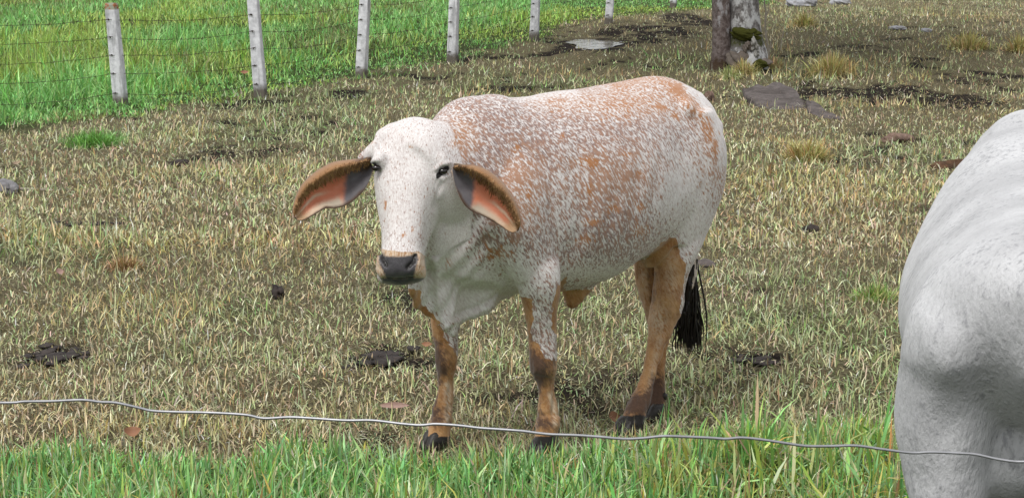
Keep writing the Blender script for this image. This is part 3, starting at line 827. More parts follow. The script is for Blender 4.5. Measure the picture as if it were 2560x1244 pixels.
    sp -= 0.30 * spot(qx, qy, 1120, 560, 50, 110) + 0.30 * spot(qx, qy, 1110, 680, 70, 80) + 0.42 * spot(qx, qy, 1170, 740, 110, 70) + 0.22 * spot(qx, qy, 1680, 490, 60, 110) + 0.16 * spot(qx, qy, 1290, 690, 60, 60)
    sp -= 0.22 * spot(qx, qy, 1750, 560, 45, 140) + 0.10 * spot(qx, qy, 1420, 470, 40, 130) + 0.2 * spot(qx, qy, 1500, 680, 160, 22)
    sp -= 0.2 * seg(qx, qy, [(1300, 240), (1400, 228), (1430, 226)], 16) + 0.25 * seg(qx, qy, [(1705, 205), (1765, 258), (1800, 320), (1822, 400)], 20)
    sp = np.where(is_head, 0.30 + 0.10 * sm(1080, 1130, px) * sm(560, 380, py) + 0.10 * sm(530, 600, py) * (py < 640) + 0.05 * spot(px, py, 1030, 320, 90, 40), sp)
    sp = np.where(is_head, sp - 0.16 * sm(1075, 1100, px) * sm(440, 500, py), sp)
    # rusty patches
    rust = 0.50 * seg(qx, qy, [(1540, 212), (1600, 196), (1650, 196), (1700, 214)], 18) + 0.62 * seg(qx, qy, [(1690, 228), (1735, 262), (1762, 300), (1780, 345), (1787, 380)], 17)
    rust += 0.34 * spot(qx, qy, 1500, 250, 120, 34) + 0.32 * spot(qx, qy, 1620, 250, 70, 34) + 0.3 * spot(qx, qy, 1540, 290, 70, 26) + 0.4 * spot(qx, qy, 1150, 350, 26, 40) + 0.3 * spot(qx, qy, 1370, 255, 60, 20)
    for cx, cy, rx, ry in ((1690, 290, 14, 14), (1322, 484, 8, 17), (1600, 432, 14, 10), (1470, 400, 32, 13), (1485, 412, 14, 12), (1405, 340, 9, 14), (1655, 270, 18, 9), (1530, 520, 24, 16), (1600, 520, 14, 16), (1565, 385, 14, 8), (1475, 480, 10, 22), (1290, 370, 12, 18), (1240, 632, 42, 22), (1120, 655, 12, 14), (1480, 555, 34, 12), (1460, 600, 30, 14), (1600, 575, 26, 20)):
        rust += 0.62 * spot(qx, qy, cx, cy, rx, ry)
    rust = np.where(is_head, 0.75 * spot(px, py, 925, 345, 13, 18) + 0.6 * spot(px, py, 1138, 360, 12, 26) + 0.85 * spot(px, py, 963, 513, 4, 16) + 0.8 * spot(px, py, 1009, 588, 7, 6) + 0.7 * spot(px, py, 1031, 574, 4, 10) + 0.6 * spot(px, py, 1028, 368, 7, 8) + 0.6 * spot(px, py, 1049, 560, 3, 10), rust)
    # hair-lie coordinates: streaks run down and back on the side, along the spine on top
    a0 = np.radians(56)
    u = (-f) * math.cos(a0) - z * math.sin(a0); v = (-f) * math.sin(a0) + z * math.cos(a0)
    hair = np.stack([u * 0.30, v, l * 0.8], 1)
    hh = np.stack([ha * 0.6, hs * 1.5, hn], 1)
    hair = np.where(is_head[:, None], hh, hair)
    attr(me, 'tan', np.clip(tan, 0, 1)); attr(me, 'brown', np.clip(dark, 0, 1)); attr(me, 'black', black)
    attr(me, 'speckle', np.clip(sp, 0, 1)); attr(me, 'rust', np.clip(rust, 0, 1)); attr(me, 'nose', np.clip(np.maximum(nose, chin), 0, 1))
    attr(me, 'hair', hair, 'FLOAT_VECTOR')
    pale = 0.9 * seg(px, py, [(1118, 960), (1122, 1010), (1118, 1050)], 9) + 0.8 * seg(px, py, [(1376, 985), (1386, 1030), (1388, 1060)], 8) + 0.8 * spot(px, py, 1645, 800, 26, 40) + 0.5 * seg(px, py, [(1650, 850), (1632, 920), (1622, 980)], 8) + 0.6 * spot(px, py, 1680, 690, 20, 60) + 0.7 * spot(px, py, 1610, 690, 14, 70)
    warm = 0.32 + 0.68 * sm(330, 210, qy + (1500 - qx) * 0.05) * sm(1230, 1400, qx) + 0.35 * spot(qx, qy, 1540, 440, 170, 90) + 0.5 * spot(qx, qy, 1150, 350, 50, 60) + 0.5 * spot(qx, qy, 1300, 480, 60, 100) + 0.5 * spot(qx, qy, 1790, 400, 50, 90)
    attr(me, 'warm', np.clip(np.where(is_head, 0.3, warm), 0, 1))
    attr(me, 'pale', np.where(is_head, 0.9 * mz, np.clip(pale, 0, 1) * (z < 0.66)))
    me.polygons.foreach_set('use_smooth', np.ones(len(me.polygons), bool))
    me.update()
    me.name = 'body'
    return me

def coat_material():
    n = N('speckled_coat')
    hair = n.attr('hair', 'Vector'); tan = n.attr('tan'); brown = n.attr('brown'); black = n.attr('black')
    sp = n.attr('speckle'); rust = n.attr('rust'); nose = n.attr('nose')
    obj = n.coord('Object')
    f1 = n.noise(158, hair, 2.0, 0.6, dist=0.4)          # single flecks
    f2 = n.noise(78, hair, 2.5, 0.6, dist=0.6)           # clustered flecks
    f4 = n.noise(150, n.mapping(hair, (0.55, 1, 1)), 2.0, 0.6, dist=0.3)
    f3 = n.noise(190, hair, 2.0, 0.6)                     # hair strands
    big = n.noise(5.5, obj, 2.0)
    mixn = n.math('ADD', n.math('MULTIPLY', f1, 0.70), n.math('MULTIPLY', f2, 0.30))
    spv = n.math('ADD', sp, n.math('MULTIPLY', n.math('SUBTRACT', big, 0.5), 0.16))
    thr = n.math('SUBTRACT', 0.725, n.math('MULTIPLY', spv, 0.46))
    fleck = n.rng(mixn, n.math('SUBTRACT', thr, 0.03), n.math('ADD', thr, 0.10))
    # white base with slight cream and grey drift
    base = n.mix(n.noise(7, obj, 4.0), (0.65, 0.61, 0.58), (0.77, 0.75, 0.735))
    base = n.mix(n.rng(f3, 0.38, 0.66, 0.0, 0.45), base, (0.44, 0.365, 0.345))
    # soft roan mixture under the sharp flecks
    roan = n.math('MULTIPLY', n.rng(f4, 0.42, 0.66), n.rng(spv, 0.15, 0.62, 0.22, 0.34, False))
    base = n.mix(roan, base, (0.30, 0.205, 0.185))
    fcol = n.mix(n.rng(f2, 0.35, 0.65), (0.150, 0.085, 0.074), (0.240, 0.115, 0.078))
    fcol = n.mix(n.rng(n.math('ADD', n.attr('warm'), n.math('MULTIPLY', n.math('SUBTRACT', f2, 0.5), 0.8)), 0.25, 0.75), fcol, (0.32, 0.135, 0.052))
    c = n.mix(n.math('MULTIPLY', fleck, 0.84), base, fcol)
    rm = n.rng(n.math('ADD', rust, n.math('MULTIPLY', n.math('SUBTRACT', n.math('ADD', n.math('MULTIPLY', mixn, 0.6), n.math('MULTIPLY', f4, 0.4)), 0.5), 3.0)), 0.28, 0.72)
    rcol = n.mix(f4, (0.29, 0.105, 0.032), (0.47, 0.215, 0.08))
    c = n.mix(n.math('MULTIPLY', rm, 0.88), c, rcol)
    tn = n.rng(n.math('ADD', tan, n.math('MULTIPLY', n.math('SUBTRACT', mixn, 0.5), 0.9)), 0.36, 0.62)
    tcol = n.mix(n.rng(n.noise(11, obj, 5.0, 0.65), 0.32, 0.68), (0.25, 0.105, 0.032), (0.45, 0.25, 0.105))
    tcol = n.mix(n.rng(f3, 0.4, 0.75, 0, 0.30), tcol, (0.58, 0.40, 0.24))
    tcol = n.mix(n.math('MULTIPLY', n.attr('pale'), n.rng(f4, 0.3, 0.6)), tcol, (0.56, 0.45, 0.34))
    c = n.mix(tn, c, tcol)
    bm_ = n.rng(n.math('ADD', brown, n.math('MULTIPLY', n.math('SUBTRACT', f2, 0.5), 1.1)), 0.2, 0.75)
    c = n.mix(bm_, c, n.mix(f1, (0.055, 0.030, 0.020), (0.12, 0.065, 0.04)))
    ncol = n.mix(n.noise(55, obj, 3.0), (0.018, 0.016, 0.018), (0.075, 0.07, 0.075))
    c = n.mix(nose, c, ncol)
    c = n.mix(n.rng(n.math('ADD', black, n.math('MULTIPLY', n.math('SUBTRACT', f2, 0.5), 0.3)), 0.25, 0.7), c, (0.012, 0.010, 0.009))
    rough = n.mix(nose, (0.72, 0.72, 0.72), (0.32, 0.32, 0.32))
    h = n.math('ADD', n.math('MULTIPLY', f3, 0.5), n.math('MULTIPLY', n.noise(120, obj, 2.0), 0.5))
    n.bsdf(c, rough, n.bump(h, 0.55, 0.004), 0.22, Sheen_Weight=0.25, Sheen_Roughness=0.5)
    return n.m

COAT = coat_material()
body = child('body', build_cow(), COAT, COWROOT)

# eyes
def eye_mat():
    n = N('eye'); n.bsdf((0.010, 0.006, 0.005), 0.06, None, 0.6); return n.m
EYE = eye_mat()
for (px, py, Y) in ((1107, 428, 5.868), (941, 420, 5.868)):
    g = Geo().add(*blob(P(px, py, Y), (0.0155, 0.0120, 0.0108), rough=0, sub=3))
    child('eye', g.mesh('eye'), EYE, COWROOT)

# ears ------------------------------------------------------------------
def ear_mat():
    n = N('ear_skin')
    u = n.attr('along'); v = n.attr('across'); bk = n.attr('backside')
    obj = n.coord('Object'); nz = n.noise(38, obj, 4.0); fine = n.noise(240, obj, 2.0)
    un = n.math('ADD', u, n.math('MULTIPLY', n.math('SUBTRACT', nz, 0.5), 0.10))
    vn = n.math('ADD', v, n.math('MULTIPLY', n.math('SUBTRACT', nz, 0.5), 0.10))
    pink = n.mix(nz, (0.50, 0.145, 0.065), (0.66, 0.28, 0.175))
    grey = n.mix(nz, (0.065, 0.058, 0.064), (0.17, 0.158, 0.165))
    cream = n.mix(fine, (0.52, 0.36, 0.24), (0.66, 0.50, 0.37))
    rim = n.mix(fine, (0.19, 0.085, 0.030), (0.37, 0.20, 0.085))
    darkb = n.mix(fine, (0.03, 0.018, 0.012), (0.10, 0.05, 0.025))
    c = n.mix(n.rng(n.math('SUBTRACT', un, n.math('MULTIPLY', n.math('SUBTRACT', vn, 0.4), 0.34)), 0.25, 0.33), grey, pink)
    # pale ridge running from the middle to the tip, second one below
    r1 = n.math('SUBTRACT', vn, n.math('ADD', 0.52, n.math('MULTIPLY', n.math('SUBTRACT', u, 0.7), -0.10)))
    ridge = n.math('MULTIPLY', n.rng(n.math('ABSOLUTE', r1), 0.0, 0.085, 1, 0), n.rng(un, 0.48, 0.66))
    c = n.mix(n.math('MULTIPLY', ridge, 0.9), c, cream)
    lowp = n.math('MULTIPLY', n.rng(vn, 0.66, 0.86), n.rng(un, 0.42, 0.50))
    c = n.mix(lowp, c, n.mix(n.rng(un, 0.55, 0.8), (0.40, 0.335, 0.255), cream))
    tip = n.rng(un, 0.80, 0.93)
    c = n.mix(tip, c, n.mix(fine, (0.33, 0.20, 0.105), (0.50, 0.33, 0.19)))
    edge = n.math('MULTIPLY', n.rng(vn, 0.90, 0.985), n.rng(un, 0.1, 0.3))
    c = n.mix(edge, c, darkb)
    upper = n.rng(vn, 0.40, 0.30)
    upper = n.math('MULTIPLY', upper, 1.0)
    c = n.mix(upper, c, rim)
    root = n.rng(un, 0.20, 0.06)
    c = n.mix(n.math('MULTIPLY', root, n.rng(vn, 0.75, 0.5)), c, darkb)
    c = n.mix(n.rng(un, 0.955, 1.0), c, darkb)
    c = n.mix(bk, c, n.mix(nz, (0.34, 0.21, 0.12), (0.55, 0.46, 0.38)))
    n.bsdf(c, 0.6, n.bump(fine, 0.35, 0.003), 0.25, Sheen_Weight=0.15)
    return n.m
EAR = ear_mat()
def hair_mat():
    n = N('ear_hair'); t = n.attr('along')
    n.bsdf(n.mix(t, (0.16, 0.075, 0.028), (0.42, 0.25, 0.115)), 0.6, None, 0.25); return n.m
EARHAIR = hair_mat()

def ear(top, bot, rimw, Y0, Ytip, flip, seed):
    """top / bottom outline in photo pixels, root to tip; the upper edge folds forward over the cup"""
    T = catmull(top, 10); B = catmull(bot, 10)
    nu = 64
    def resample(A):
        d = np.concatenate([[0], np.cumsum(np.hypot(*np.diff(A, axis=0).T))]); d /= d[-1]
        t = np.linspace(0, 1, nu); return np.stack([np.interp(t, d, A[:, 0]), np.interp(t, d, A[:, 1])], 1)
    T = resample(T); B = resample(B)
    nv = 30; V = []; au = []; av = []
    for i in range(nu):
        u = i / (nu - 1)
        Yc = Y0 + (Ytip - Y0) * u
        wpx = np.hypot(*(B[i] - T[i])); wm = wpx * Yc / FPX
        for j in range(nv):
            v = j / (nv - 1)
            p = T[i] * (1 - v) + B[i] * v
            # section: thick rolled lip at the top (v<.36), deep cup under it, thin lower edge coming forward
            lip = math.exp(-((v - 0.17) / 0.15) ** 2)
            cup = math.exp(-((v - 0.56) / 0.22) ** 2)
            dy = -0.36 * wm * lip * (1 - 0.75 * u ** 3) + 0.25 * wm * cup * (1 - 0.35 * u) - 0.10 * wm * v ** 6
            dy += 0.18 * wm * math.exp(-(v / 0.05) ** 2)
            dy += 0.0035 * math.exp(-((v - 0.52) / 0.05) ** 2) * -1.6 * sm(0.45, 0.7, u)
            dy += 0.002 * math.sin(u * 21 + v * 5 + seed)
            V.append(P(p[0], p[1], Yc + dy)); au.append(u); av.append(v)
    V = np.array(V); F = []
    for i in range(nu - 1):
        for j in range(nv - 1):
            a = i * nv + j; q = (a, a + 1, a + nv + 1, a + nv)
            F.append(q if flip else q[::-1])
    me = mesh_py('ear', V, F)
    # thickness
    nn = np.empty(len(V) * 3, np.float32); me.vertex_normals.foreach_get('vector', nn); nn = nn.reshape(-1, 3)
    if nn[:, 1].mean() < 0: nn = -nn
    au = np.array(au); av = np.array(av)
    th = 0.004 + 0.006 * np.exp(-((av - 0.16) / 0.14) ** 2) + 0.004 * (1 - au)
    th = th * np.clip(np.minimum(av, 1 - av) * 14 + 0.25, 0, 1)
    V2 = V + nn * th[:, None]
    m = len(V); F2 = [tuple(k + m for k in q[::-1]) for q in F]
    rim = [(i * nv, (i + 1) * nv) for i in range(nu - 1)] + [((i + 1) * nv + nv - 1, i * nv + nv - 1) for i in range(nu - 1)]
    rim += [(j + 1, j) for j in range(nv - 1)] + [((nu - 1) * nv + j, (nu - 1) * nv + j + 1) for j in range(nv - 1)]
    F3 = [(a, b, b + m, a + m) for a, b in rim]
    bpy.data.meshes.remove(me)
    me = mesh_py('ear', np.vstack([V, V2]), F + F2 + F3)
    import bmesh
    bm = bmesh.new(); bm.from_mesh(me); bmesh.ops.recalc_face_normals(bm, faces=bm.faces); bm.to_mesh(me); bm.free()
    attr(me, 'along', np.concatenate([au, au])); attr(me, 'across', np.concatenate([av, av])); attr(me, 'backside', np.concatenate([np.zeros(m), np.ones(m)]))
    o = child('ear', me, EAR, COWROOT)
    # fringe of hairs hanging off the lip into the cup
    r = np.random.default_rng(seed); HV = []; HF = []; hu = []
    G_ = V.reshape(nu, nv, 3)
    for k in range(330):
        uu = r.random() ** 1.15 * 0.90 + 0.02; i = min(int(uu * (nu - 1)), nu - 2)
        j0 = int(nv * (0.10 + 0.24 * r.random())); j1 = min(j0 + int(nv * (0.06 + 0.14 * r.random() * (1.15 - uu))) + 1, nv - 1)
        a = G_[i, j0] - nn.reshape(nu, nv, 3)[i, j0] * 0.002; b = G_[min(i + r.integers(-1, 3), nu - 1), j1]
        mid = (a + b) / 2 + np.array([0, -0.010, -0.002]); b = b + np.array([0, -0.006 * r.random(), 0])
        w = 0.0009 + 0.0008 * r.random(); n0 = len(HV)
        dx = np.array([w, 0, w * 0.3])
        HV += [a - dx, a + dx, mid - dx * 0.8, mid + dx * 0.8, b]
        HF += [(n0, n0 + 1, n0 + 3, n0 + 2), (n0 + 2, n0 + 3, n0 + 4)]
        t = r.random(); hu += [t * 0.8, t * 0.8, t, t, min(1, t + 0.1)]
    hm = mesh_py('ear_fringe', np.array(HV) - np.array(COWROOT.location)[None], HF)
    attr(hm, 'along', np.array(hu))
    h = link('ear_fringe', hm, EARHAIR, o)
    return o

ear([(926, 388), (905, 395), (868, 399), (832, 405), (800, 421), (775, 440), (752, 464), (737, 496), (731, 526), (736, 543)],
    [(930, 428), (924, 448), (912, 472), (893, 493), (868, 511), (840, 520), (816, 520), (798, 529), (778, 541), (758, 550), (743, 549)], 0.3, 5.925, 5.86, True, 3)
ear([(1135, 414), (1152, 410), (1176, 411), (1205, 418), (1236, 436), (1262, 461), (1283, 492), (1297, 524), (1303, 555), (1297, 575)],
    [(1131, 426), (1136, 452), (1145, 482), (1160, 510), (1180, 528), (1206, 539), (1230, 552), (1250, 564), (1266, 575), (1284, 582)], 0.3, 5.862, 5.845, False, 5)

# tail switch, hooves -----------------------------------------------------
def simple(name, c, rough=0.6, spec=0.3, bump=None, c2=None, scale=30):
    n = N(name); co = n.coord('Object')
    nz = n.noise(scale, co, 4.0)
    n.bsdf(n.mix(nz, c, c2) if c2 else c, rough, n.bump(nz, bump, 0.01) if bump else None, spec); return n.m
TAILM = simple('tail_hair', (0.006, 0.005, 0.005), 0.45, 0.35, None, (0.022, 0.016, 0.013), 60)
TAILSKIN = simple('tail_skin', (0.50, 0.40, 0.33), 0.7, 0.2, 0.3, (0.62, 0.56, 0.50), 25)
tl = [CW(-1.06, -0.01, 1.165), CW(-1.115, -0.03, 1.08), CW(-1.125, -0.055, 0.95), CW(-1.12, -0.08, 0.80), P(1734, 650, 6.98), P(1727, 720, 6.97)]
K = catmull(tl, 6)
g = Geo().add(*tube(K, np.linspace(0.028, 0.016, len(K)), 12))
tail = child('tail', g.mesh('tail'), TAILSKIN, COWROOT)
r = np.random.default_rng(11); g = Geo()
core = catmull([P(1733, 640, 6.98), P(1727, 690, 6.97), P(1722, 750, 6.97), P(1720, 795, 6.97), P(1722, 830, 6.97)], 5)
g.add(*tube(core, np.interp(np.linspace(0, 1, len(core)), [0, .4, .8, 1], [0.014, 0.017, 0.017, 0.006]), 10))
for k in range(190):
    t0 = r.random() * 0.75; s = core[int(t0 * (len(core) - 1))]
    ey = 775 + 112 * r.random() ** 0.8; ex = 1714 + r.normal(0, 1) * (4 + 19 * (ey - 770) / 115) + 4; 
    e = P(ex, max(ey, 770), 6.97 + 0.05 * (r.random() - 0.5))
    a = s + r.normal(0, 0.009, 3) * np.array([1, 1, 0.2])
    m_ = a * 0.45 + e * 0.55 + np.array([(ex - 1723) / 1500, r.normal(0, 0.006), -0.02]) * 0.8
    C_ = catmull([a, m_, e], 4)
    g.add(*tube(C_, np.interp(np.linspace(0, 1, len(C_)), [0, .6, 1], [0.0042, 0.0032, 0.0006]), 4))
sw = child('tail_tuft', g.mesh('tail_tuft'), TAILM, COWROOT)

HOOF = simple('hoof_horn', (0.010, 0.009, 0.008), 0.45, 0.4, 0.4, (0.04, 0.032, 0.026), 40)
for (px, py, Y, hw, zofs) in ((1362, 1118, 6.16, 36, 0), (1090, 1108, 6.26, 34, 0), (1577, 1062, 6.57, 40, 0), (1636, 1047, 6.83, 30, 0)):
    base = P(px, py, Y); gz = float(terrain(base[0], base[1]))
    s = hw * 0.86 * Y / FPX; fr = CW; g = Geo()
    c = np.array([base[0], base[1], 0.0])
    for sd_ in (-1, 1):
        R = []
        for tz, a, b, fo in ((gz - 0.004, 0.56, 1.22, 0.42), (gz + 0.012, 0.55, 1.16, 0.36), (gz + 0.032, 0.50, 0.98, 0.22), (gz + 0.052, 0.44, 0.80, 0.08), (gz + 0.062, 0.30, 0.55, 0.02)):
            cc = c + fr.L * sd_ * s * 0.50 + fr.F * s * fo; cc[2] = tz
            R.append(ring(cc, fr.L * s * a, fr.F * s * b + fr.L * s * -0.12 * sd_, 2.4, 20))
        g.add(*loft(R))
        dc = c - fr.F * s * 0.9 + fr.L * sd_ * s * 0.5; dc[2] = gz + 0.085
        g.add(*blob(dc, (0.013, 0.013, 0.018), rough=0.1, sub=1))
    child('hoof', g.mesh('hoof'), HOOF, COWROOT)
# ------------------------------------------------------------------ the far fence
n = N('weathered_concrete')
co = n.coord('Object'); nz = n.noise(14, co, 6.0, 0.65); st = n.noise(5, n.mapping(co, (3, 3, 0.5)), 4.0); top = n.attr('top')
c = n.mix(n.rng(nz, 0.3, 0.7), (0.50, 0.50, 0.52), (0.74, 0.74, 0.76))
c = n.mix(n.rng(st, 0.50, 0.68, 0, 0.55), c, (0.20, 0.20, 0.20))
cap = n.rng(n.math('ADD', top, n.math('MULTIPLY', n.math('SUBTRACT', nz, 0.5), 0.5)), 0.4, 0.6)
c = n.mix(cap, c, n.mix(n.rng(n.noise(22, co, 3.0), 0.42, 0.56), (0.34, 0.13, 0.06), (0.30, 0.31, 0.24)))
foot = n.attr('foot')
c = n.mix(n.rng(n.math('ADD', foot, n.math('MULTIPLY', n.math('SUBTRACT', nz, 0.5), 0.8)), 0.35, 0.8), c, (0.13, 0.115, 0.095))
n.bsdf(c, 0.85, n.bump(nz, 0.5, 0.01), 0.2)
CONCRETE = n.m
WIREM = simple('rusty_wire', (0.030, 0.022, 0.016), 0.7, 0.3, None, (0.07, 0.045, 0.03), 40)
HOLEM = simple('post_hole', (0.045, 0.040, 0.036), 0.9, 0.1)
FENCE = thing('barbed_wire_fence', 'barbed wire fence on pale concrete posts between the paddock and the tall green grass', 'fence', POST[0])
TOPX = [(287, 3), (637, -20), (917, -25), (1138, -40), (1341, -45), (1529, -60), (1690, -70)]
WZ = (0.16, 0.38, 0.585, 0.785, 0.98)
posts = []
for k, b in enumerate(POST):
    b = np.array(b)
    lean = (TOPX[k][0] - POSTX[k][0]) / (POSTX[k][1] - TOPX[k][1])
    H = 1.165 if k == 0 else 1.24 + 0.05 * math.sin(k * 2.3)
    ax = np.array([lean, 0.02 * math.sin(k * 3.1), 1.0]); ax /= np.linalg.norm(ax)
    yaw = math.radians(-14 + 5 * math.sin(k * 1.7))
    e1 = np.array([math.cos(yaw), math.sin(yaw), 0]); e2 = np.array([-math.sin(yaw), math.cos(yaw), 0])
    R = []; tp = []; ft = []
    zs = [-0.25, -0.02, 0.05, 0.25, 0.5, 0.75, 0.95, H - 0.09, H - 0.025, H - 0.004]
    for i, zz in enumerate(zs):
        w = 0.072 - 0.010 * max(zz, 0) / H; w *= 1 - (0.14 if i == len(zs) - 1 else 0) + 0.02 * math.sin(i * 2.1 + k)
        rg = ring(b + ax * zz, e1 * w, e2 * w * 0.95, 7.0, 24)
        # shallow casting groove down the right-hand face
        lx = (rg - (b + ax * zz)) @ e1
        ly = (rg - (b + ax * zz)) @ e2
        g_ = np.exp(-((lx - 0.35 * w) / (0.16 * w)) ** 2) * (ly < 0)
        rg = rg + np.outer(g_ * 0.011, e2)
        R.append(rg); tp += [float(sm(H - 0.11, H - 0.06, zz))] * 24; ft += [float(1 - sm(0.02, 0.22, zz))] * 24
    V, F = loft(R); tp += [0, 1]; ft += [1, 0]
    me = mesh_py('post', V, F, False); attr(me, 'top', np.array(tp) * (1.0 if k == 0 else 0.0)); attr(me, 'foot', np.array(ft))
    p = child('post', me, CONCRETE, FENCE)
    for zz in WZ:
        g = Geo()
        c = b + ax * zz - e2 * 0.0675 - e1 * 0.022
        g.add(*tube([c - e2 * 0.004, c + e2 * 0.012], [0.009, 0.010], 10))
        # tie wire bent round the post
        g.add(*tube([c - e2 * 0.006 - e1 * 0.03, c - e2 * 0.010, c - e2 * 0.006 + e1 * 0.02], [0.003, 0.004, 0.003], 6))
        hm = g.mesh('wire_tie', False); hm.transform(__import__('mathutils').Matrix.Translation(-FENCE.location))
        link('wire_tie', hm, HOLEM, p)
    posts.append((b, ax, e2))
r = np.random.default_rng(5)
b0 = posts[0]; step = POST[0] - POST[1]
pre = (np.array(POST[0]) + step * 1.05, b0[1], b0[2]); pre[0][2] = float(terrain(pre[0][0], pre[0][1]))
chain = [pre] + posts
for wi, zz in enumerate(WZ):
    g = Geo(); line = []
    pts = [c[0] + c[1] * zz - c[2] * 0.078 for c in chain]
    for a, b in zip(pts[:-1], pts[1:]):
        sag = 0.02 + 0.05 * r.random()
        for t in np.linspace(0, 1, 14, endpoint=False):
            line.append(a + (b - a) * t + np.array([0, 0, -sag * 4 * t * (1 - t) + r.normal(0, 0.003)]))
    line.append(pts[-1]); line = np.array(line)
    g.add(*tube(line, 0.0026, 5))
    L = np.concatenate([[0], np.cumsum(np.linalg.norm(np.diff(line, axis=0), axis=1))])
    for s in np.arange(0.1, L[-1], 0.16):
        q = np.array([np.interp(s, L, line[:, c]) for c in range(3)])
        for _ in range(2):
            d = r.normal(0, 1, 3); d /= np.linalg.norm(d); d *= 0.022
            g.add([q - d, q + d * 0.2 + np.array([.004, 0, .004]), q + d, q + np.array([-.004, 0, .003])], [(0, 1, 2), (0, 2, 3)])
    child('barbed_wire', g.mesh('barbed_wire'), WIREM, FENCE)

# ------------------------------------------------------------------ near wire
n = N('galvanised_wire'); nz = n.noise(60, n.coord('Object'), 3.0)
n.bsdf(n.mix(nz, (0.24, 0.24, 0.25), (0.48, 0.48, 0.49)), 0.42, None, 0.5, Metallic=0.75)
NW = [(-9500, 940), (-4000, 965), (-700, 985), (-300, 1000), (0, 1006), (60, 1003), (130, 1002), (205, 999), (250, 1004), (290, 1006), (345, 1018), (380, 1026), (440, 1029), (500, 1030), (570, 1033), (620, 1037), (660, 1045), (720, 1042), (770, 1044), (860, 1050), (930, 1050), (1000, 1058), (1050, 1062),
      (1090, 1059), (1150, 1063), (1200, 1069), (1260, 1073), (1310, 1077), (1340, 1081), (1380, 1085), (1440, 1087), (1500, 1091), (1560, 1096), (1610, 1094), (1660, 1089), (1720, 1091), (1770, 1093), (1815, 1096), (1850, 1093), (1890, 1096), (1940, 1103), (1985, 1110), (2020, 1114), (2080, 1114), (2140, 1113), (2200, 1121), (2260, 1129), (2290, 1131), (2330, 1129), (2400, 1132), (2440, 1135), (2490, 1146), (2530, 1152), (2560, 1153), (2700, 1150), (2950, 1160), (3400, 1172), (6000, 1200), (12000, 1260)]
K = catmull([P(a, b, 1.80 + 0.02 * math.sin(a / 300)) for a, b in NW], 5)
wire = link('fence_wire', Geo().add(*tube(K, 0.00150, 8)).mesh('fence_wire'), n.m)
tag(wire, 'thin bent galvanised wire stretched across in front of both cows', 'wire')

# ------------------------------------------------------------------ tree with two stems
def bark(name, a, b, c_, patch, moss):
    n = N(name); co = n.coord('Object')
    v = n.noise(6, n.mapping(co, (1, 1, 0.6)), 6.0, 0.65); w = n.noise(16, co, 5.0, 0.7); ms = n.attr('moss')
    k = n.mix(n.rng(w, 0.35, 0.65), a, b)
    k = n.mix(n.rng(v, patch - 0.05, patch + 0.05, 0, 0.85), k, c_)
    k = n.mix(n.rng(n.math('ADD', ms, n.math('MULTIPLY', n.math('SUBTRACT', w, 0.5), 0.9)), 0.4, 0.65), k, moss)
    n.bsdf(k, 0.85, n.bump(n.math('ADD', w, v), 0.8, 0.03), 0.2); return n.m
BARKA = bark('smooth_bark', (0.085, 0.062, 0.055), (0.20, 0.165, 0.155), (0.36, 0.35, 0.355), 0.62, (0.055, 0.035, 0.022))
BARKB = bark('lichen_bark', (0.10, 0.09, 0.085), (0.26, 0.245, 0.235), (0.55, 0.55, 0.545), 0.52, (0.055, 0.060, 0.012))
TB = G(1838, 172); TY = TB[1]
TREE = thing('tree', 'tree with a smooth grey stem and a lichen spotted stem, mossy at the foot', 'tree', TB)
def stem(keys, seed, lump, mossf):
    K = catmull(keys, 5); R = []; ms = []
    for px, py, hw, yo in K:
        c = P(px, py, TY + yo); rad = hw * TY / FPX
        t = np.linspace(0, 2 * np.pi, 30, endpoint=False)
        d = 1 + lump * (fbm(np.cos(t) * 1.2 + seed, np.sin(t) * 1.2 + c[2] * 1.6, 61, 3) - 0.5)
        R.append(c[None] + np.stack([np.cos(t) * rad * d, np.sin(t) * rad * d, np.zeros(30)], 1))
        ms += [mossf(py)] * 30
    V, F = loft(R); ms += [ms[0], 0]
    me = mesh_py('trunk', V, F); attr(me, 'moss', np.array(ms)); return me
child('trunk', stem([(1802, 178, 33, -.02), (1803, 160, 27, 0), (1804, 130, 24, 0), (1804, 90, 22.5, 0), (1803, 40, 22, 0.02), (1801, -20, 21, 0.03), (1797, -120, 20, .05), (1790, -300, 18, .1), (1770, -560, 15, .2)], 3, 0.25, lambda y: float(sm(100, 175, y)) * 0.75), BARKA, TREE)
child('trunk', stem([(1868, 172, 58, 0.05), (1868, 150, 55, 0.08), (1866, 122, 50, .1), (1860, 85, 42, .12), (1856, 40, 38, .14), (1855, -20, 36, .15), (1860, -120, 33, .2), (1875, -300, 28, .3), (1905, -560, 22, .4)], 8, 0.55, lambda y: float(sm(72, 92, y) * (1 - sm(112, 128, y))) * 0.55 + 0.25 * float(sm(120, 150, y))), BARKB, TREE)
# flaking roots and bark at the foot
ROOTM = simple('flaking_bark', (0.075, 0.055, 0.042), 0.9, 0.15, 0.8, (0.22, 0.19, 0.165), 20)
PALEB = simple('pale_bark', (0.17, 0.16, 0.145), 0.9, 0.15, 0.9, (0.42, 0.41, 0.38), 22)
for k, (px, py, rx, rz, pale) in enumerate(((1846, 152, .12, .11, 0), (1884, 110, .045, .08, 1), (1891, 130, .035, .07, 1), (1868, 116, .05, .07, 0), (1905, 158, .10, .04, 0))):
    c = P(px, py, TY - 0.155)
    child('bark_flake', Geo().add(*blob(c, (rx, 0.06, rz), 3 * k + 1, 0.9, 4)).mesh('bark_flake'), PALEB if pale else ROOTM, TREE)
MOSSM = simple('moss', (0.022, 0.026, 0.006), 0.95, 0.1, 1.0, (0.085, 0.085, 0.018), 40)
child('moss', Geo().add(*blob(P(1868, 84, TY - 0.10), (0.185, 0.075, 0.085), 5, 0.7, 5)).mesh('moss'), MOSSM, TREE)
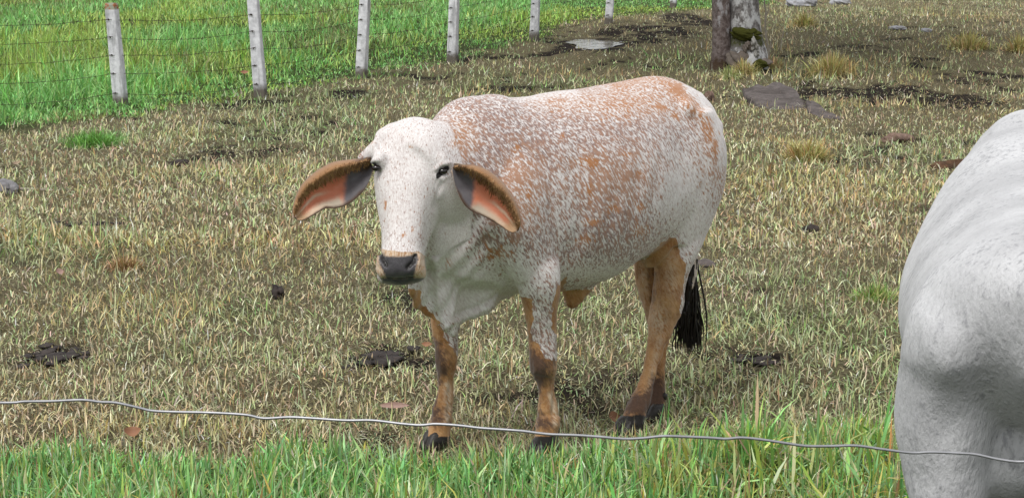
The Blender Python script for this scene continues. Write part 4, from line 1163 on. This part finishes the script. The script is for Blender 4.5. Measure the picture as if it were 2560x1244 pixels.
child('moss', Geo().add(*blob(P(1903, 160, TY - 0.25), (0.08, 0.05, 0.05), 2, 0.7, 4)).mesh('moss'), MOSSM, TREE)
# crown (above the picture): limbs and leaves that shade the bank
g = Geo(); r = np.random.default_rng(21)
forkA = P(1770, -560, TY + .2); forkB = P(1905, -560, TY + .4)
tips = []
for k in range(9):
    s = forkA if k % 2 else forkB
    d = np.array([math.cos(k * 0.75) * 1.7, math.sin(k * 0.75) * 1.7, 1.5 + r.random()])
    e = s + d * (0.9 + 0.5 * r.random()); m_ = s * 0.5 + e * 0.5 + np.array([0, 0, .25])
    C_ = catmull([s - np.array([0, 0, .1]), m_, e], 4); g.add(*tube(C_, np.linspace(0.09, 0.025, len(C_)), 8)); tips.append(e); tips.append(m_)
lm = g.mesh('limb'); attr(lm, 'moss', np.zeros(len(lm.vertices))); child('limb', lm, BARKB, TREE)
LV = []; LF = []
for k in range(11000):
    c = tips[r.integers(len(tips))] + r.normal(0, 1, 3) * np.array([1.7, 1.7, .7])
    a = r.normal(0, 1, 3); a /= np.linalg.norm(a); b = np.cross(a, r.normal(0, 1, 3)); b /= np.linalg.norm(b)
    n0 = len(LV); LV += [c - a * .11, c + b * .05, c + a * .11, c - b * .05]; LF.append((n0, n0 + 1, n0 + 2, n0 + 3))
child('crown', mesh_py('crown', np.array(LV), LF, False), simple('leaf', (0.045, 0.085, 0.02), 0.5, 0.3, None, (0.09, 0.14, 0.03), 3), TREE)
# dead sapling stems beside it
STICK = simple('dry_stick', (0.20, 0.165, 0.125), 0.85, 0.2, 0.4, (0.42, 0.38, 0.32), 20)
def stick(name, label, pts, Y, r0, r1, cat='stick', side=(), group=None):
    K = catmull([P(a, b, Y) for a, b in pts], 5); g = Geo().add(*tube(K, np.linspace(r0, r1, len(K)), 8))
    for sp_ in side:
        k2 = catmull([P(a, b, Y + 0.02) for a, b in sp_], 4); g.add(*tube(k2, np.linspace(r1 * 0.9, r1 * 0.4, len(k2)), 6))
    base = P(pts[0][0], pts[0][1], Y)
    me = g.mesh(name); me.transform(__import__('mathutils').Matrix.Translation(-Vector(base)))
    o = link(name, me, STICK, None, base); tag(o, label, cat, group); return o
sy = G(1921, 148)[1]
stick('dead_sapling', 'pale leafless sapling standing just right of the mossy tree stem', [(1922, 150), (1919, 110), (1915, 92), (1913, 60), (1915, 35), (1911, 8), (1914, -20)], sy, .016, .010, 'sapling', [[(1919, 112), (1930, 120), (1928, 128)], [(1914, 45), (1922, 22), (1921, 5)]])
stick('dead_sapling', 'short thin broken stem leaning beside the foot of the tree', [(1917, 148), (1925, 120), (1928, 98)], sy - .1, .011, .006, 'sapling')
g5 = G(1955, 128)[1]
stick('dead_sapling', 'thin dry stalk on its own, right of the tree by the golden tuft', [(1952, 128), (1954, 105), (1959, 78)], g5, .009, .005, 'sapling')

# ------------------------------------------------------------------ stones, wood, clods, dung
def stone_mat(name, a, b, sp, rough=0.85):
    n = N(name); co = n.coord('Object'); nz = n.noise(12, co, 7.0, 0.7); v = n.noise(4, co, 3.0)
    k = n.mix(n.rng(nz, 0.3, 0.7), a, b); k = n.mix(n.rng(v, 0.5, 0.65, 0, 0.6), k, sp)
    n.bsdf(k, rough, n.bump(nz, 0.7, 0.02), 0.25); return n.m
SLATE = stone_mat('slate_stone', (0.070, 0.058, 0.054), (0.145, 0.122, 0.114), (0.05, 0.04, 0.035))
GREYST = stone_mat('grey_stone', (0.22, 0.22, 0.235), (0.40, 0.40, 0.42), (0.15, 0.14, 0.13))
BROWNST = stone_mat('earth_clod', (0.12, 0.075, 0.055), (0.25, 0.17, 0.135), (0.07, 0.045, 0.035))
DUNGM = stone_mat('dung', (0.014, 0.011, 0.010), (0.060, 0.046, 0.040), (0.03, 0.022, 0.018), 0.8)
ROTM = stone_mat('rotten_wood', (0.030, 0.020, 0.014), (0.12, 0.060, 0.030), (0.26, 0.11, 0.045))
DRIFT = stone_mat('grey_wood', (0.13, 0.125, 0.13), (0.26, 0.25, 0.255), (0.10, 0.09, 0.085))
def lump(name, label, cat, px, py, hw, hh, dep, mat, seed, rough=0.3, parts=1, sink=0.3, group=None, spread=0.6):
    c = G(px, py); s = np.linalg.norm(c - CAM) / FPX
    rx, rz = hw * s, hh * s; g = Geo(); r = np.random.default_rng(seed)
    for k in range(parts):
        if parts == 1: q = np.zeros(3); f = 1
        else: q = np.array([np.clip(r.normal(0, .45), -1, 1) * rx * spread, np.clip(r.normal(0, .45), -1, 1) * dep * spread, r.uniform(-.2, .35) * rz]); f = (0.35 + 0.35 * r.random()) * (1 if parts < 12 else .30 + .25 * r.random())
        g.add(*blob(q + np.array([0, 0, rz * (1 - 2 * sink)]), (rx * f, dep * f, rz * (f if parts == 1 else f + 0.2)), seed * 7 + k * 3.3, rough, 4 if parts == 1 else 3 if parts < 12 else 2))
    o = link(name, g.mesh(name, parts > 1), mat, None, c); tag(o, label, cat, group); return o
def slab(label, outline, Yc, lift, thick, seed):
    pts = []
    A = catmull(list(outline) + [outline[0]], 3)[:-1]
    r = np.random.default_rng(seed); A = A + r.normal(0, 1.6, A.shape)
    for a, b in A:
        q = G(a, b + 12); pts.append(q)
    pts = np.array(pts); c = pts.mean(0); c[2] = float(terrain(c[0], c[1]))
    tilt = lambda q: 0.10 * (q[:, 1] - c[1]) + 0.03 * (q[:, 0] - c[0])
    R = []
    for sc_, dz in ((0.86, lift - thick), (0.97, lift - thick * 0.7), (1.0, lift - 0.018), (0.965, lift), (0.6, lift + 0.012), (0.15, lift + 0.008)):
        q = c + (pts - c) * sc_; q[:, 2] = c[2] + dz + tilt(q) + (fbm(q[:, 0] * 6, q[:, 1] * 6, 71) - .5) * 0.03; R.append(q)
    V, F = loft(R); me = mesh_py('flat_stone', V - c, F, False)
    o = link('flat_stone', me, SLATE, None, c); return tag(o, label, 'stone')
slab('flat grey brown stone slab lying in the dry grass behind the speckled cow', [(1852, 236), (1895, 230), (1950, 231), (1992, 240), (2012, 262), (1990, 268), (1930, 262), (1880, 252)], 0, 0.075, 0.16, 3)
slab('thin low stone slab sinking into the ground right of the bigger one', [(2008, 262), (2050, 268), (2100, 282), (2085, 288), (2030, 278)], 0, 0.03, 0.10, 4)
lump('stone', 'pale grey boulder at the top edge right of the tree', 'stone', 2003, 16, 40, 16, .25, GREYST, 6, .25)
lump('stone', 'smaller pale grey boulder right of the bigger one at the top edge', 'stone', 2100, 12, 26, 12, .2, GREYST, 9, .25)
lump('stone', 'flat pale stone lying among golden tufts on the bank', 'stone', 2243, 74, 22, 6, .15, GREYST, 12, .25)
lump('stone', 'little pale stone next to the flat one on the bank', 'stone', 2316, 80, 14, 7, .1, GREYST, 14, .25)
lump('stone', 'dark stone right behind the hind leg of the speckled cow', 'stone', 1762, 666, 26, 13, .05, SLATE, 16, .3)
lump('earth_clod', 'reddish brown earth clod in the trodden grass beyond the white cow', 'clod', 2240, 356, 42, 20, .10, BROWNST, 18, .5, sink=.45)
lump('earth_clod', 'brown clod just behind the rump of the speckled cow', 'clod', 1772, 252, 14, 18, .08, BROWNST, 20, .3)
lump('rotten_log', 'dark rotten log with rusty orange flecks beside the white cow', 'log', 2412, 424, 70, 17, .08, ROTM, 22, .4, sink=.3)
lump('wood_chunk', 'small rusty dark lump of wood above the rotten log', 'wood', 2462, 376, 17, 22, .05, ROTM, 24, .4, sink=.3)
lump('wood_chunk', 'grey chunk of dead wood at the left edge of the photo', 'wood', 12, 478, 32, 20, .10, DRIFT, 26, .35, sink=.3)
ly = G(100, 476)[1]
stick('fallen_branch', 'thin weathered branch lying right of the grey chunk of wood', [(-20, 476), (40, 473), (95, 474), (150, 478), (172, 482)], ly, .017, .006, 'branch')
for px, py, hw, hh, dep, sd_, lab in ((692, 738, 17, 17, .045, 31, 'small upright dark dung lump left of the speckled cow'), (205, 560, 62, 9, .05, 32, 'long low line of dark dung at the left of the paddock'), (960, 895, 70, 20, .12, 33, 'broken dark dung pat left of the front legs of the speckled cow'),
                                      (1900, 900, 46, 12, .07, 34, 'ring shaped dark dung pat behind the tail of the speckled cow'), (150, 890, 62, 18, .12, 35, 'scattered dark dung by the left edge above the near wire'), (2025, 578, 18, 10, .04, 36, 'small rusty dark dung lump in the middle of the right side grass'),
                                      (445, 412, 24, 7, .05, 37, 'small dark dung pat in the pale grass right of the green tuft')):
    lump('cow_dung', lab, 'dung', px, py, hw, hh * (.26 if hw > 30 else 1), dep * 1.5, DUNGM, sd_, 1.0, 26 if hw > 30 else 6, .3, 'cow dung in the paddock', 1.25 if hw > 30 else .9)

# fallen leaves
def leaf_mat(name, a, b):
    n = N(name); nz = n.noise(30, n.coord('Object'), 4.0); n.bsdf(n.mix(nz, a, b), 0.6, n.bump(nz, 0.3, 0.004), 0.25); return n.m
LPINK = leaf_mat('pinkish_leaf', (0.27, 0.165, 0.135), (0.40, 0.27, 0.23)); LRED = leaf_mat('rust_leaf', (0.20, 0.085, 0.045), (0.33, 0.18, 0.105)); LTAN = leaf_mat('tan_leaf', (0.22, 0.15, 0.10), (0.42, 0.32, 0.22))
def leaf(label, px, py, L, W, ang, curl, mat, tilt=0.15, lift=0.03):
    c = G(px, py); s = np.linalg.norm(c - CAM) / FPX; L *= s * 0.9; W *= s * 0.75; curl += 0.35
    V = []; F = []; nu, nv = 12, 5
    for i in range(nu):
        u = i / (nu - 1); w = W * math.sin(math.pi * min(u * 0.94 + 0.04, 1)) ** 0.8
        for j in range(nv):
            v = j / (nv - 1) * 2 - 1
            x = (u - .5) * L; y = v * w; z = curl * L * ((u - .5) ** 2) * 1.2 + abs(v) * w * 0.45
            V.append((x, y, z))
    V = np.array(V)
    ca, sa = math.cos(ang), math.sin(ang); ct, st_ = math.cos(tilt), math.sin(tilt)
    Y_, Z_ = V[:, 1] * ct - V[:, 2] * st_, V[:, 1] * st_ + V[:, 2] * ct
    V = np.stack([V[:, 0] * ca - Y_ * sa, V[:, 0] * sa + Y_ * ca, Z_], 1)
    for i in range(nu - 1):
        for j in range(nv - 1):
            a = i * nv + j; F.append((a, a + 1, a + nv + 1, a + nv))
    me = mesh_py('dry_leaf', V, F); o = link('dry_leaf', me, mat, None, c + np.array([0, 0, lift]))
    tag(o, label, 'leaf', 'fallen leaves in the paddock'); return o
leaf('long pinkish brown leaf lying left of the far front hoof', 985, 1032, 84, 11, .05, -.3, LPINK, 0.9)
leaf('rust red leaf lying against the near hind hoof', 1533, 1062, 34, 20, .5, .3, LRED, 0.9)
leaf('small coral red leaf beside the far front leg', 1068, 878, 30, 9, -.2, .3, LRED, 0.8)
leaf('crumpled orange brown leaf at the left by the verge', 330, 1102, 46, 20, .4, .8, LRED, 0.7)
leaf('narrow pale leaf standing up near the left edge', 38, 425, 44, 6, 1.2, .3, LTAN, 0.6, 0.05)
leaf('pinkish leaf in the dry grass on the left', 148, 694, 24, 12, .9, .4, LPINK, 0.8)
leaf('orange leaf on the grass near the second fence post', 612, 205, 22, 7, .1, .2, LRED, 0.8, 0.12)

# ------------------------------------------------------------------ single tufts that stand out
def tuft(label, px, py, wpx, hpx, nb, pal, wts, seed, mat, wid=0.006, lean=.45, name='grass_tuft'):
    c = G(px, py); s = np.linalg.norm(c - CAM) / FPX; r = np.random.default_rng(seed)
    rad = wpx * s; h = hpx * s
    rr = np.minimum(np.abs(r.normal(0, .45, nb)), .30 + .62 * r.random(nb)); th = r.random(nb) * 2 * np.pi
    x = c[0] + rad * rr * np.cos(th); y = c[1] + min(rad, .5) * rr * np.sin(th)
    az = np.where(r.random(nb) < .6, th, r.random(nb) * 2 * np.pi)
    me = blades(name, x, y, h * (0.45 + 0.7 * r.random(nb)) * np.exp(-rr * .5), np.full(nb, wid) * (0.7 + .6 * r.random(nb)), np.abs(r.normal(lean, .3, nb)), az, pick(pal, wts, nb, r), 3, droop=1.4)
    me.transform(__import__('mathutils').Matrix.Translation(-Vector(c)))
    o = link(name, me, mat, None, c); tag(o, label, 'grass tuft', 'grass tufts in the paddock'); return o
GT = [(0.13, 0.33, 0.06), (0.20, 0.42, 0.09), (0.09, 0.24, 0.045)]
DT = [(0.44, 0.36, 0.15), (0.54, 0.47, 0.23), (0.33, 0.32, 0.11), (0.40, 0.26, 0.11)]
tuft('bright green tuft in the dry grass below the nearest fence post', 235, 366, 95, 48, 900, GT, [3, 2, 2], 41, GREENM, .009)
tuft('round golden tuft right of the mossy tree stem', 2078, 188, 72, 66, 900, DT, [3, 3, 2, 1], 42, DRYM, .010, .35)
tuft('broad golden brown tuft in the middle of the right side', 2015, 400, 80, 62, 900, DT, [3, 2, 2, 2], 43, DRYM, .008, .4)
tuft('golden tuft higher up the bank, upper right', 2420, 120, 80, 50, 600, DT, [3, 3, 2, 1], 44, DRYM, .012, .4)
tuft('yellowish tuft on the bank behind the round golden one', 2010, 66, 46, 40, 500, DT, [2, 3, 3, 1], 45, DRYM, .012, .4)
tuft('reddish brown withered tuft in the left half', 310, 672, 62, 48, 520, [(0.34, 0.19, 0.09), (0.46, 0.33, 0.18), (0.26, 0.14, 0.07), (0.40, 0.38, 0.16)], [3, 2, 2, 1], 46, DRYM, .005, .5)
tuft('pale green tuft at the foot of the tree', 1822, 196, 40, 36, 300, [(0.36, 0.40, 0.14), (0.46, 0.46, 0.22)], [1, 1], 47, DRYM, .009, .4)
tuft('dry golden tuft growing against the mossy stem of the tree', 1862, 184, 46, 44, 420, DT, [3, 3, 2, 1], 52, DRYM, .009, .35)
tuft('withered brown tuft right of the foot of the tree', 1925, 170, 46, 34, 380, [(0.34, 0.22, 0.12), (0.46, 0.36, 0.20), (0.28, 0.26, 0.10)], [2, 2, 2], 53, DRYM, .009, .45)
tuft('small pale tuft standing right of the stone slab', 2040, 276, 30, 40, 240, [(0.44, 0.45, 0.22), (0.55, 0.52, 0.30)], [1, 1], 48, DRYM, .008, .35)
tuft('fresh green and yellow tuft left of the white cow', 2190, 745, 80, 44, 480, [(0.26, 0.38, 0.10), (0.38, 0.42, 0.16), (0.16, 0.30, 0.07), (0.50, 0.42, 0.18)], [3, 2, 2, 1], 49, GREENM, .0055, .35)
tuft('tall broad leaved clump rising past the near wire', 1880, 1165, 110, 150, 170, [(0.20, 0.38, 0.09), (0.36, 0.50, 0.15), (0.11, 0.26, 0.06), (0.55, 0.46, 0.12), (0.58, 0.50, 0.32)], [3, 2, 2, .7, .8], 50, GREENM, .014, .28)
tuft('golden tuft at the right edge of the bank', 2545, 130, 40, 50, 350, DT, [3, 3, 2, 1], 51, DRYM, .011, .4)

# ------------------------------------------------------------------ white cow at the right
WF = Frame((1.47, 5.03, 0.0), math.radians(180 + 13), 1.0, 1.10, 1.12)   # looks away and slightly right
WROOT = thing('cow', 'pale grey white cow cut off by the right edge, hindquarters nearest', 'cow', (WF.o[0], WF.o[1], 0.0))
def build_white():
    g = Geo(); fr = WF
    torso(g, fr, [
        (-1.36, 1.10, 1.00, 0.05, 2.0), (-1.33, 1.12, 0.88, 0.12, 2.0), (-1.25, 1.15, 0.80, 0.21, 1.95), (-1.12, 1.165, 0.70, 0.28, 1.9), (-0.95, 1.165, 0.60, 0.298, 1.85),
        (-0.75, 1.165, 0.54, 0.310, 1.85), (-0.5, 1.17, 0.52, 0.318, 1.85), (-0.25, 1.19, 0.54, 0.31, 1.8), (0.0, 1.245, 0.62, 0.26, 1.9), (0.15, 1.25, 0.65, 0.22, 2.0), (0.3, 1.28, 0.66, 0.17, 2.0), (0.40, 1.1, 0.7, 0.10, 2.0)])
    g.add(*blob(fr(-1.16, 0, 1.19), (0.08, 0.08, 0.05), rough=0, sub=2))
    for s in (1, -1):
        g.add(*blob(fr(-0.98, 0.09 * s, 0.66), (0.15, 0.15, 0.17), rough=0, sub=2))
        skel(g, fr, [(-1.02, 0.12 * s, 1.08, 0.07, 0.10), (-1.08, 0.175 * s, 0.99, 0.100, 0.18), (-1.08, 0.195 * s, 0.90, 0.104, 0.21), (-1.03, 0.20 * s, 0.78, 0.110, 0.20), (-1.03, 0.205 * s, 0.68, 0.107, 0.18), (-1.04, 0.205 * s, 0.60, 0.094, 0.15),
                     (-1.08, 0.20 * s, 0.51, 0.074, 0.105), (-1.12, 0.185 * s, 0.43, 0.052, 0.068), (-1.11, 0.178 * s, 0.35, 0.034, 0.04), (-1.08, 0.176 * s, 0.24, 0.031, 0.034), (-1.06, 0.175 * s, 0.14, 0.044, 0.048), (-1.03, 0.175 * s, 0.07, 0.04, 0.05), (-1.01, 0.175 * s, 0.0, 0.055, 0.07)])
        g.add(*blob(fr(-0.97, 0.235 * s, 0.89), (0.038, 0.05, 0.07), rough=0, sub=2))          # stifle
        skel(g, fr, [(0.0, 0.13 * s, 1.08, 0.07, 0.1), (0.03, 0.17 * s, 0.96, 0.09, 0.17), (0.02, 0.18 * s, 0.82, 0.085, 0.14), (0.0, 0.175 * s, 0.66, 0.065, 0.085), (0.0, 0.17 * s, 0.44, 0.046, 0.05), (0.0, 0.17 * s, 0.38, 0.045, 0.05), (0.0, 0.17 * s, 0.22, 0.03, 0.032), (0.02, 0.17 * s, 0.08, 0.04, 0.045), (0.03, 0.17 * s, 0.0, 0.055, 0.06)])
    NK = catmull([(0.1, 0, 1.02, 0.17, 0.27), (0.34, 0, 0.88, 0.13, 0.20), (0.54, 0, 0.70, 0.10, 0.15), (0.66, 0, 0.56, 0.085, 0.11)], 5)
    g.add(*loft([ring(fr(f, l, z), fr.L * a, fr.U * b + fr.F * b * 0.4, 2, 36) for f, l, z, a, b in NK]))
    HK = catmull([(0.66, 0.70, 0.05, 0.05), (0.70, 0.65, 0.10, 0.10), (0.76, 0.55, 0.115, 0.12), (0.82, 0.40, 0.09, 0.095), (0.87, 0.26, 0.07, 0.07), (0.91, 0.17, 0.075, 0.065), (0.92, 0.13, 0.05, 0.04)], 5)
    g.add(*loft([ring(fr(f, 0, z), fr.L * a, (fr.F * 0.9 + fr.U * 0.3) * b, 2.3, 36) for f, z, a, b in HK]))
    me, V, E = voxel_skin(g, 0.010, 14)
    V = relax(V, E, 90)
    nn = vert_normals(me, V); f, l, z = fr.local(V)
    L_ = np.abs(l); hindq = sm(-0.8, -0.95, f)
    D = -0.016 * np.exp(-(((f + 1.22) / 0.07) ** 2 + ((L_ - 0.045) / 0.022) ** 2)) * sm(0.85, 1.0, z) * (1 - sm(1.18, 1.26, z))   # groove beside the tail
    D += -0.009 * np.exp(-(((L_ - 0.13) / 0.06) ** 2 + ((z - 0.92) / 0.14) ** 2)) * hindq                                     # hollow of the thigh
    D += -0.014 * np.exp(-(((L_ - 0.215) / 0.030) ** 2 + ((z - 0.72) / 0.07) ** 2)) * hindq
    D += -0.006 * np.exp(-(((L_ - 0.25 + (0.84 - z) * 0.4) / 0.06) ** 2 + ((z - 0.82) / 0.035) ** 2)) * hindq
    D += 0.010 * np.exp(-(((L_ - 0.06) / 0.04) ** 2 + ((z - 0.86) / 0.1) ** 2)) * hindq
    D += (fbm(l * 7 + f * 3, z * 6, 77, 3) - 0.5) * 0.005 + (fbm(l * 24 + f * 9, z * 20, 78, 2) - 0.5) * 0.004
    V = V + nn * D[:, None]; vert_normals(me, V)
    me.polygons.foreach_set('use_smooth', np.ones(len(me.polygons), bool)); me.name = 'body'
    return me
n = N('white_coat'); co = n.coord('Object')
a = n.noise(4, co, 4.0); h = n.noise(110, n.mapping(co, (1, 1, 0.35)), 3.0, 0.6); fl = n.noise(62, n.mapping(co, (1, 1, 0.5), (0.5, 0.3, 0)), 4.0, 0.7)
c = n.mix(n.rng(a, 0.3, 0.7), (0.44, 0.44, 0.445), (0.59, 0.59, 0.595))
c = n.mix(n.rng(h, 0.4, 0.7, 0, 0.3), c, (0.36, 0.355, 0.365))
dk = n.rng(n.math('ADD', fl, n.math('MULTIPLY', n.math('SUBTRACT', n.noise(5, co, 2.0), 0.5), 0.35)), 0.52, 0.70, 0, 0.60)
c = n.mix(dk, c, (0.22, 0.22, 0.235))
n.bsdf(c, 0.85, n.bump(n.math('ADD', h, fl), 0.7, 0.006), 0.1, Sheen_Weight=0.1)
child('body', build_white(), n.m, WROOT)
tk = catmull([WF(-1.20, 0, 1.23), WF(-1.34, 0.0, 1.16), WF(-1.40, 0, 1.05), WF(-1.37, 0, 0.8), WF(-1.36, 0, 0.6)], 6)
child('tail', Geo().add(*tube(tk, np.linspace(0.036, 0.016, len(tk)), 12)).mesh('tail'), n.m, WROOT)
g = Geo(); r = np.random.default_rng(61)
for k in range(120):
    s = tk[-1 - r.integers(0, 6)]; e = WF(-1.36 + r.normal(0, .03), r.normal(0, .03), 0.28 + 0.12 * r.random())
    C_ = catmull([s, (s + e) / 2 + r.normal(0, .012, 3), e], 3); g.add(*tube(C_, np.linspace(.005, .001, len(C_)), 4))
child('tail_tuft', g.mesh('tail_tuft'), TAILM, WROOT)
for s in (1, -1):
    g = Geo()
    ek = catmull([WF(0.69, 0.09 * s, 0.60), WF(0.68, 0.14 * s, 0.57), WF(0.70, 0.20 * s, 0.49), WF(0.72, 0.23 * s, 0.39)], 5)
    g.add(*loft([ring(p_, WF.F * w_, WF.U * 0.012 + WF.L * 0.01, 2, 16) for p_, w_ in zip(ek, np.interp(np.linspace(0, 1, len(ek)), [0, .3, .7, 1], [.025, .055, .06, .012]))]))
    child('ear', g.mesh('ear'), n.m, WROOT)
    for f_ in (-1.0, 0.05):
        g = Geo(); l_ = 0.175 * s; gz = float(terrain(*WF(f_, l_, 0)[:2]))
        for q in (-1, 1):
            g.add(*loft([ring(np.array([*WF(f_ + fo, l_ + q * 0.028, 0)[:2], gz + z_]), WF.L * a_, WF.F * b_, 2.4, 16) for z_, fo, a_, b_ in ((-.004, .03, .03, .062), (.03, .015, .028, .05), (.06, 0, .022, .035))]))
        child('hoof', g.mesh('hoof'), HOOF, WROOT)
